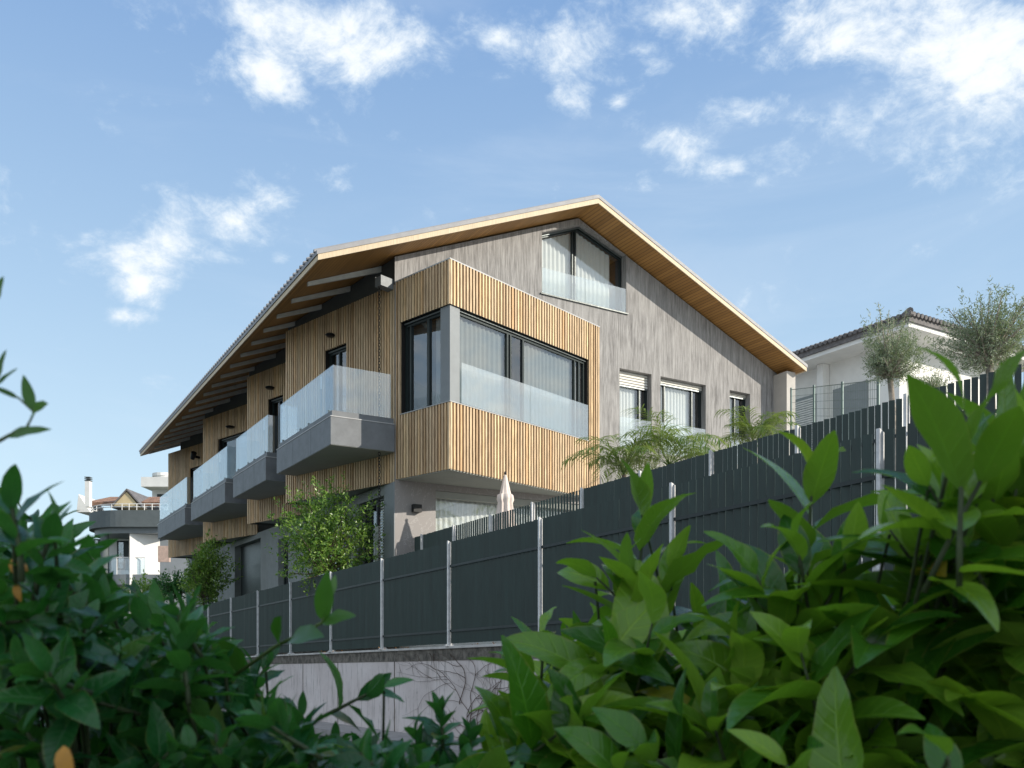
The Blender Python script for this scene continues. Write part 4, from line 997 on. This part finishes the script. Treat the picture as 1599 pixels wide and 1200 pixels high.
m = MB(); pl = arc(cx, N + 3.5, 2.85, xa + 1.0, N + .65, N + 3.4)[:-2]
for (p, q) in zip(pl, pl[1:]): m.hexa([(p[0], p[1], 4.62), (q[0], q[1], 4.62), (q[0], q[1] + .03, 4.62), (p[0], p[1] + .03, 4.62), (p[0], p[1], 5.75), (q[0], q[1], 5.75), (q[0], q[1] + .03, 5.75), (p[0], p[1] + .03, 5.75)])
m.build('balcony_glass', M['gb'], nb_)
m = MB(); m.tube([(p[0], p[1] - .03, 5.8) for p in pl], .035, 6)
for p in pl[::3]: m.tube([(p[0], p[1] - .03, 4.6), (p[0], p[1] - .03, 5.8)], .03, 6)
m.build('handrail', M['white'], nb_)
zp_ = W(0, 797, N).z; pl = arc(cx, N + 3.5, 3.4, x1, N + .1, N + 6)[:-2]; m = MB()
for h in (.25, .45): m.tube([(p[0], p[1], zp_ + h) for p in pl], .028, 6)
for p in pl[1::2]: m.tube([(p[0], p[1], zp_), (p[0], p[1], zp_ + .45)], .028, 6)
for i in range(6): x_ = x1 - (x1 - cx) * i / 6; m.tube([(x_, N, zp_), (x_, N, zp_ + .45)], .028, 6)
m.build('roof_railing', M['white'], nb_)
def gab(x0, x1_, xa_, yb, ya, Y, dep, mt, name, parent):
    p0, p1, p2 = W(x0, yb, Y), W(x1_, yb, Y), W(xa_, ya, Y); m = MB(); i = 0
    m.v += [tuple(q) for q in (p0, p1, p2)] + [(q.x, q.y + dep, q.z) for q in (p0, p1, p2)]; m.f += [(0, 1, 2), (5, 4, 3), (0, 3, 4, 1), (1, 4, 5, 2), (2, 5, 3, 0)]; return m.build(name, mt, parent)
gab(178, 217, 198, 790, 768, 64, 5, M['yellowp'], 'dormer', nb_)
gab(120, 141, 123, 800, 772, 64, 3, M['white'], 'stair_head', nb_)
m = MB()
for (xs, xe) in ((173, 198), (223, 198)):
    a, b = W(xs, 793, 63.9), W(xe, 766, 63.9); m.hexa([a, b, b + Vector((0, 5, 0)), a + Vector((0, 5, 0)), a + Vector((0, 0, .12)), b + Vector((0, 0, .14)), b + Vector((0, 5, .14)), a + Vector((0, 5, .12))])
m.build('verge', M['tilegrey'], nb_)
m = MB(); a, b = W(136, 790, 64.5), W(250, 790, 64.5); m.hexa([a, b, b + Vector((0, 6, 2.)), a + Vector((0, 6, 2.)), a + Vector((0, 0, .2)), b + Vector((0, 0, .2)), b + Vector((0, 6, 2.2)), a + Vector((0, 6, 2.2))])
z_ = a.z
rf = MB(); n = 34
for i in range(n):
    q = a.lerp(b, i / (n - 1)) + Vector((0, -.02, .2)); rf.tube([q, q + Vector((0, 4.0, 1.05))], .085, 6)
m = MB(); m.hexa([a, b, b + Vector((0, 4, 1.05)), a + Vector((0, 4, 1.05)), a + Vector((0, 0, .2)), b + Vector((0, 0, .2)), b + Vector((0, 4, 1.25)), a + Vector((0, 4, 1.25))])
t_ = m.build('tile_roof', M['tile'], nb_); rf.build('roll_tiles', M['tile'], t_)
m = MB(); c_ = W(137.5, 792, 62.5); m.box(c_.x - .16, c_.x + .16, 62.4, 62.8, c_.z, W(0, 752, 62.5).z); ch = m.build('chimney', M['white'], nb_)
m = MB(); zc_ = W(0, 752, 62.5).z
for k in range(3): m.box(c_.x - .19, c_.x + .19, 62.37, 62.83, zc_ + .03 + k * .12, zc_ + .08 + k * .12)
m.build('chimney_cap', M['greyp'], ch)
m = MB(); a = W(248, 853, 59); b = W(266, 878, 59); m.box(a.x, b.x, 58.9, 59.1, b.z, a.z); m.build('brick_niche', mat('pink_brick', (.55, .40, .33), .9, var=.15, vscale=6), nb_)
# far building above it
fb = thing('villa', 'white villa with overhanging flat roof behind the curved grey building', 'building', (W(250, 1000, 80).x, 84, -2))
m = MB(); a, b = W(238, 1000, 80), W(300, 1000, 80); m.box(a.x, b.x, 80, 90, -2, W(0, 757, 80).z); m.build('wall', M['white'], fb)
m = MB(); m.box(W(225, 0, 79).x, b.x + 1, 78.4, 91, W(0, 762, 79).z, W(0, 747, 79).z); m.build('flat_roof', M['white'], fb)
m = MB(); m.lathe((W(259, 0, 84).x, 84, W(0, 747, 80).z), [(1.1, 0), (1.1, .8), (1.2, .8), (1.2, 1.1), (.3, 1.25)], 20); m.build('water_tank', M['white'], fb)
m = MB(); m.box(W(246, 0, 80).x, W(262, 0, 80).x, 79.95, 79.99, W(0, 792, 80).z, W(0, 772, 80).z); m.build('window', M['frame'], fb)

# right, white house with tiled hip roof, set out parallel to the main house
cN = Vector(px2(1420, 31)); ze = 513 * 31 / FP
rn = thing('tiled_house', 'white rendered house with dark tiled hip roof behind the olive trees', 'house', (cN.x, cN.y, 1.0))
def H(u, v, z): q = cN + A2 * u + B2 * v; return (q.x, q.y, z)
ov = 1.25
def hbox(m, u0, u1, v0, v1, z0, z1): m.hexa([H(u0, v0, z0), H(u1, v0, z0), H(u1, v1, z0), H(u0, v1, z0), H(u0, v0, z1), H(u1, v0, z1), H(u1, v1, z1), H(u0, v1, z1)])
LU, LV = 9.0, 10.5
m = MB(); hbox(m, ov, LU - ov, ov, LV - ov, 0, ze - .5); m.build('wall', M['white'], rn)
m = MB(); hbox(m, 0.05, LU, 0.05, LV, ze - .5, ze - .34); m.build('soffit', M['white'], rn)
m = MB(); hbox(m, -.03, LU + .05, -.03, LV + .05, ze - .34, ze - .14); m.build('gutter', M['tilegrey'], rn)
hh = 1.15; m = MB()
c4 = [H(-.1, -.1, ze - .138), H(LU + .1, -.1, ze - .138), H(LU + .1, LV + .1, ze - .138), H(-.1, LV + .1, ze - .138)]; r1, r2 = H(LU / 2, LU / 2, ze + hh), H(LU / 2, LV - LU / 2, ze + hh)
m.face(c4); m.face([c4[0], c4[1], r1]); m.face([c4[1], c4[2], r2, r1]); m.face([c4[2], c4[3], r2]); m.face([c4[3], c4[0], r1, r2]); tr_ = m.build('tile_roof', M['tilegrey'], rn)
m = MB()
for i in range(48):
    v = -.1 + i * .225; e = min(LU / 2, max(.05, min(v + .1, LV - v + .1))); 
    m.tube([H(-.14, v, ze - .10), H(e, v, ze - .10 + (hh + .138) * e / (LU / 2))], .085, 6)
for i in range(40):
    u = -.1 + i * .225; e = min(LU / 2, max(.05, min(u + .1, LU - u + .1)))
    m.tube([H(u, -.14, ze - .10), H(u, e, ze - .10 + (hh + .138) * e / (LU / 2))], .085, 6)
m.tube([H(-.12, -.12, ze - .02), r1], .12, 8)
m.build('roll_tiles', M['tilegrey'], tr_)
m = MB(); hbox(m, ov - .06, ov - .005, 5.0, 7.6, ze - 4.6, ze - 1.55); wf = m.build('window', M['panel2'], rn)
m = MB()
for k in range(30): hbox(m, ov - .10, ov - .07, 5.05, 6.1, ze - 4.5 + k * .095, ze - 4.44 + k * .095)
m.build('shutter', M['white'], wf)
m = MB(); hbox(m, ov - .055, ov - .005, 2.6, 4.2, ze - 4.6, ze - 1.6); m.build('window', M['panel2'], rn)
m = MB(); hbox(m, ov - .4, ov - .02, 4.4, 4.7, 1, ze - .51); m.build('pilaster', M['white'], rn)
# green mesh fence between the two plots
mf = thing('mesh_fence', 'thin green wire mesh fence behind the slatted fence beside the gable fin', 'fence', (W(1300, 0, 19).x, 19, .7))
pA, pB = W(1236, 606, 24), W(1372, 590, 17); zb1 = .7
for i in range(4):
    q = pA.lerp(pB, i / 3); m = MB(); m.tube([(q.x, q.y, zb1), (q.x, q.y, q.z)], .03, 8); m.build('post', M['mesh'], mf)
m = MB(); n = 60
for i in range(n + 1):
    q = pA.lerp(pB, i / n); m.tube([(q.x, q.y, 4.0), (q.x, q.y, q.z - .05)], .004, 4)
for k in range(16):
    dz = .05 + k * .18; m.tube([pA - Vector((0, 0, dz)), pB - Vector((0, 0, dz))], .012 if k in (0, 8) else .005, 4)
m.build('mesh_panel', M['mesh'], mf)
# unseen house block added right of the view to shade the foreground plants
sh = thing('shade_caster', 'plain house block added outside the picture to shade the foreground plants', 'house', (15, -3, -1.4))
m = MB(); m.hexa([(12.5, -9, -1.8), (18.5, -9, -1.8), (20.5, 1.5, -1.8), (14.5, 1.5, -1.8), (12.5, -9, 7.2), (18.5, -9, 7.2), (20.5, 1.5, 7.2), (14.5, 1.5, 7.2)]); m.build('wall', M['white'], sh)
m = MB(); m.hexa([(12, -9.5, 7.2), (19, -9.5, 7.2), (21, 2, 7.2), (14, 2, 7.2), (15, -7, 8.6), (16, -7, 8.6), (18, 0, 8.6), (17, 0, 8.6)]); m.build('roof', M['tile'], sh)
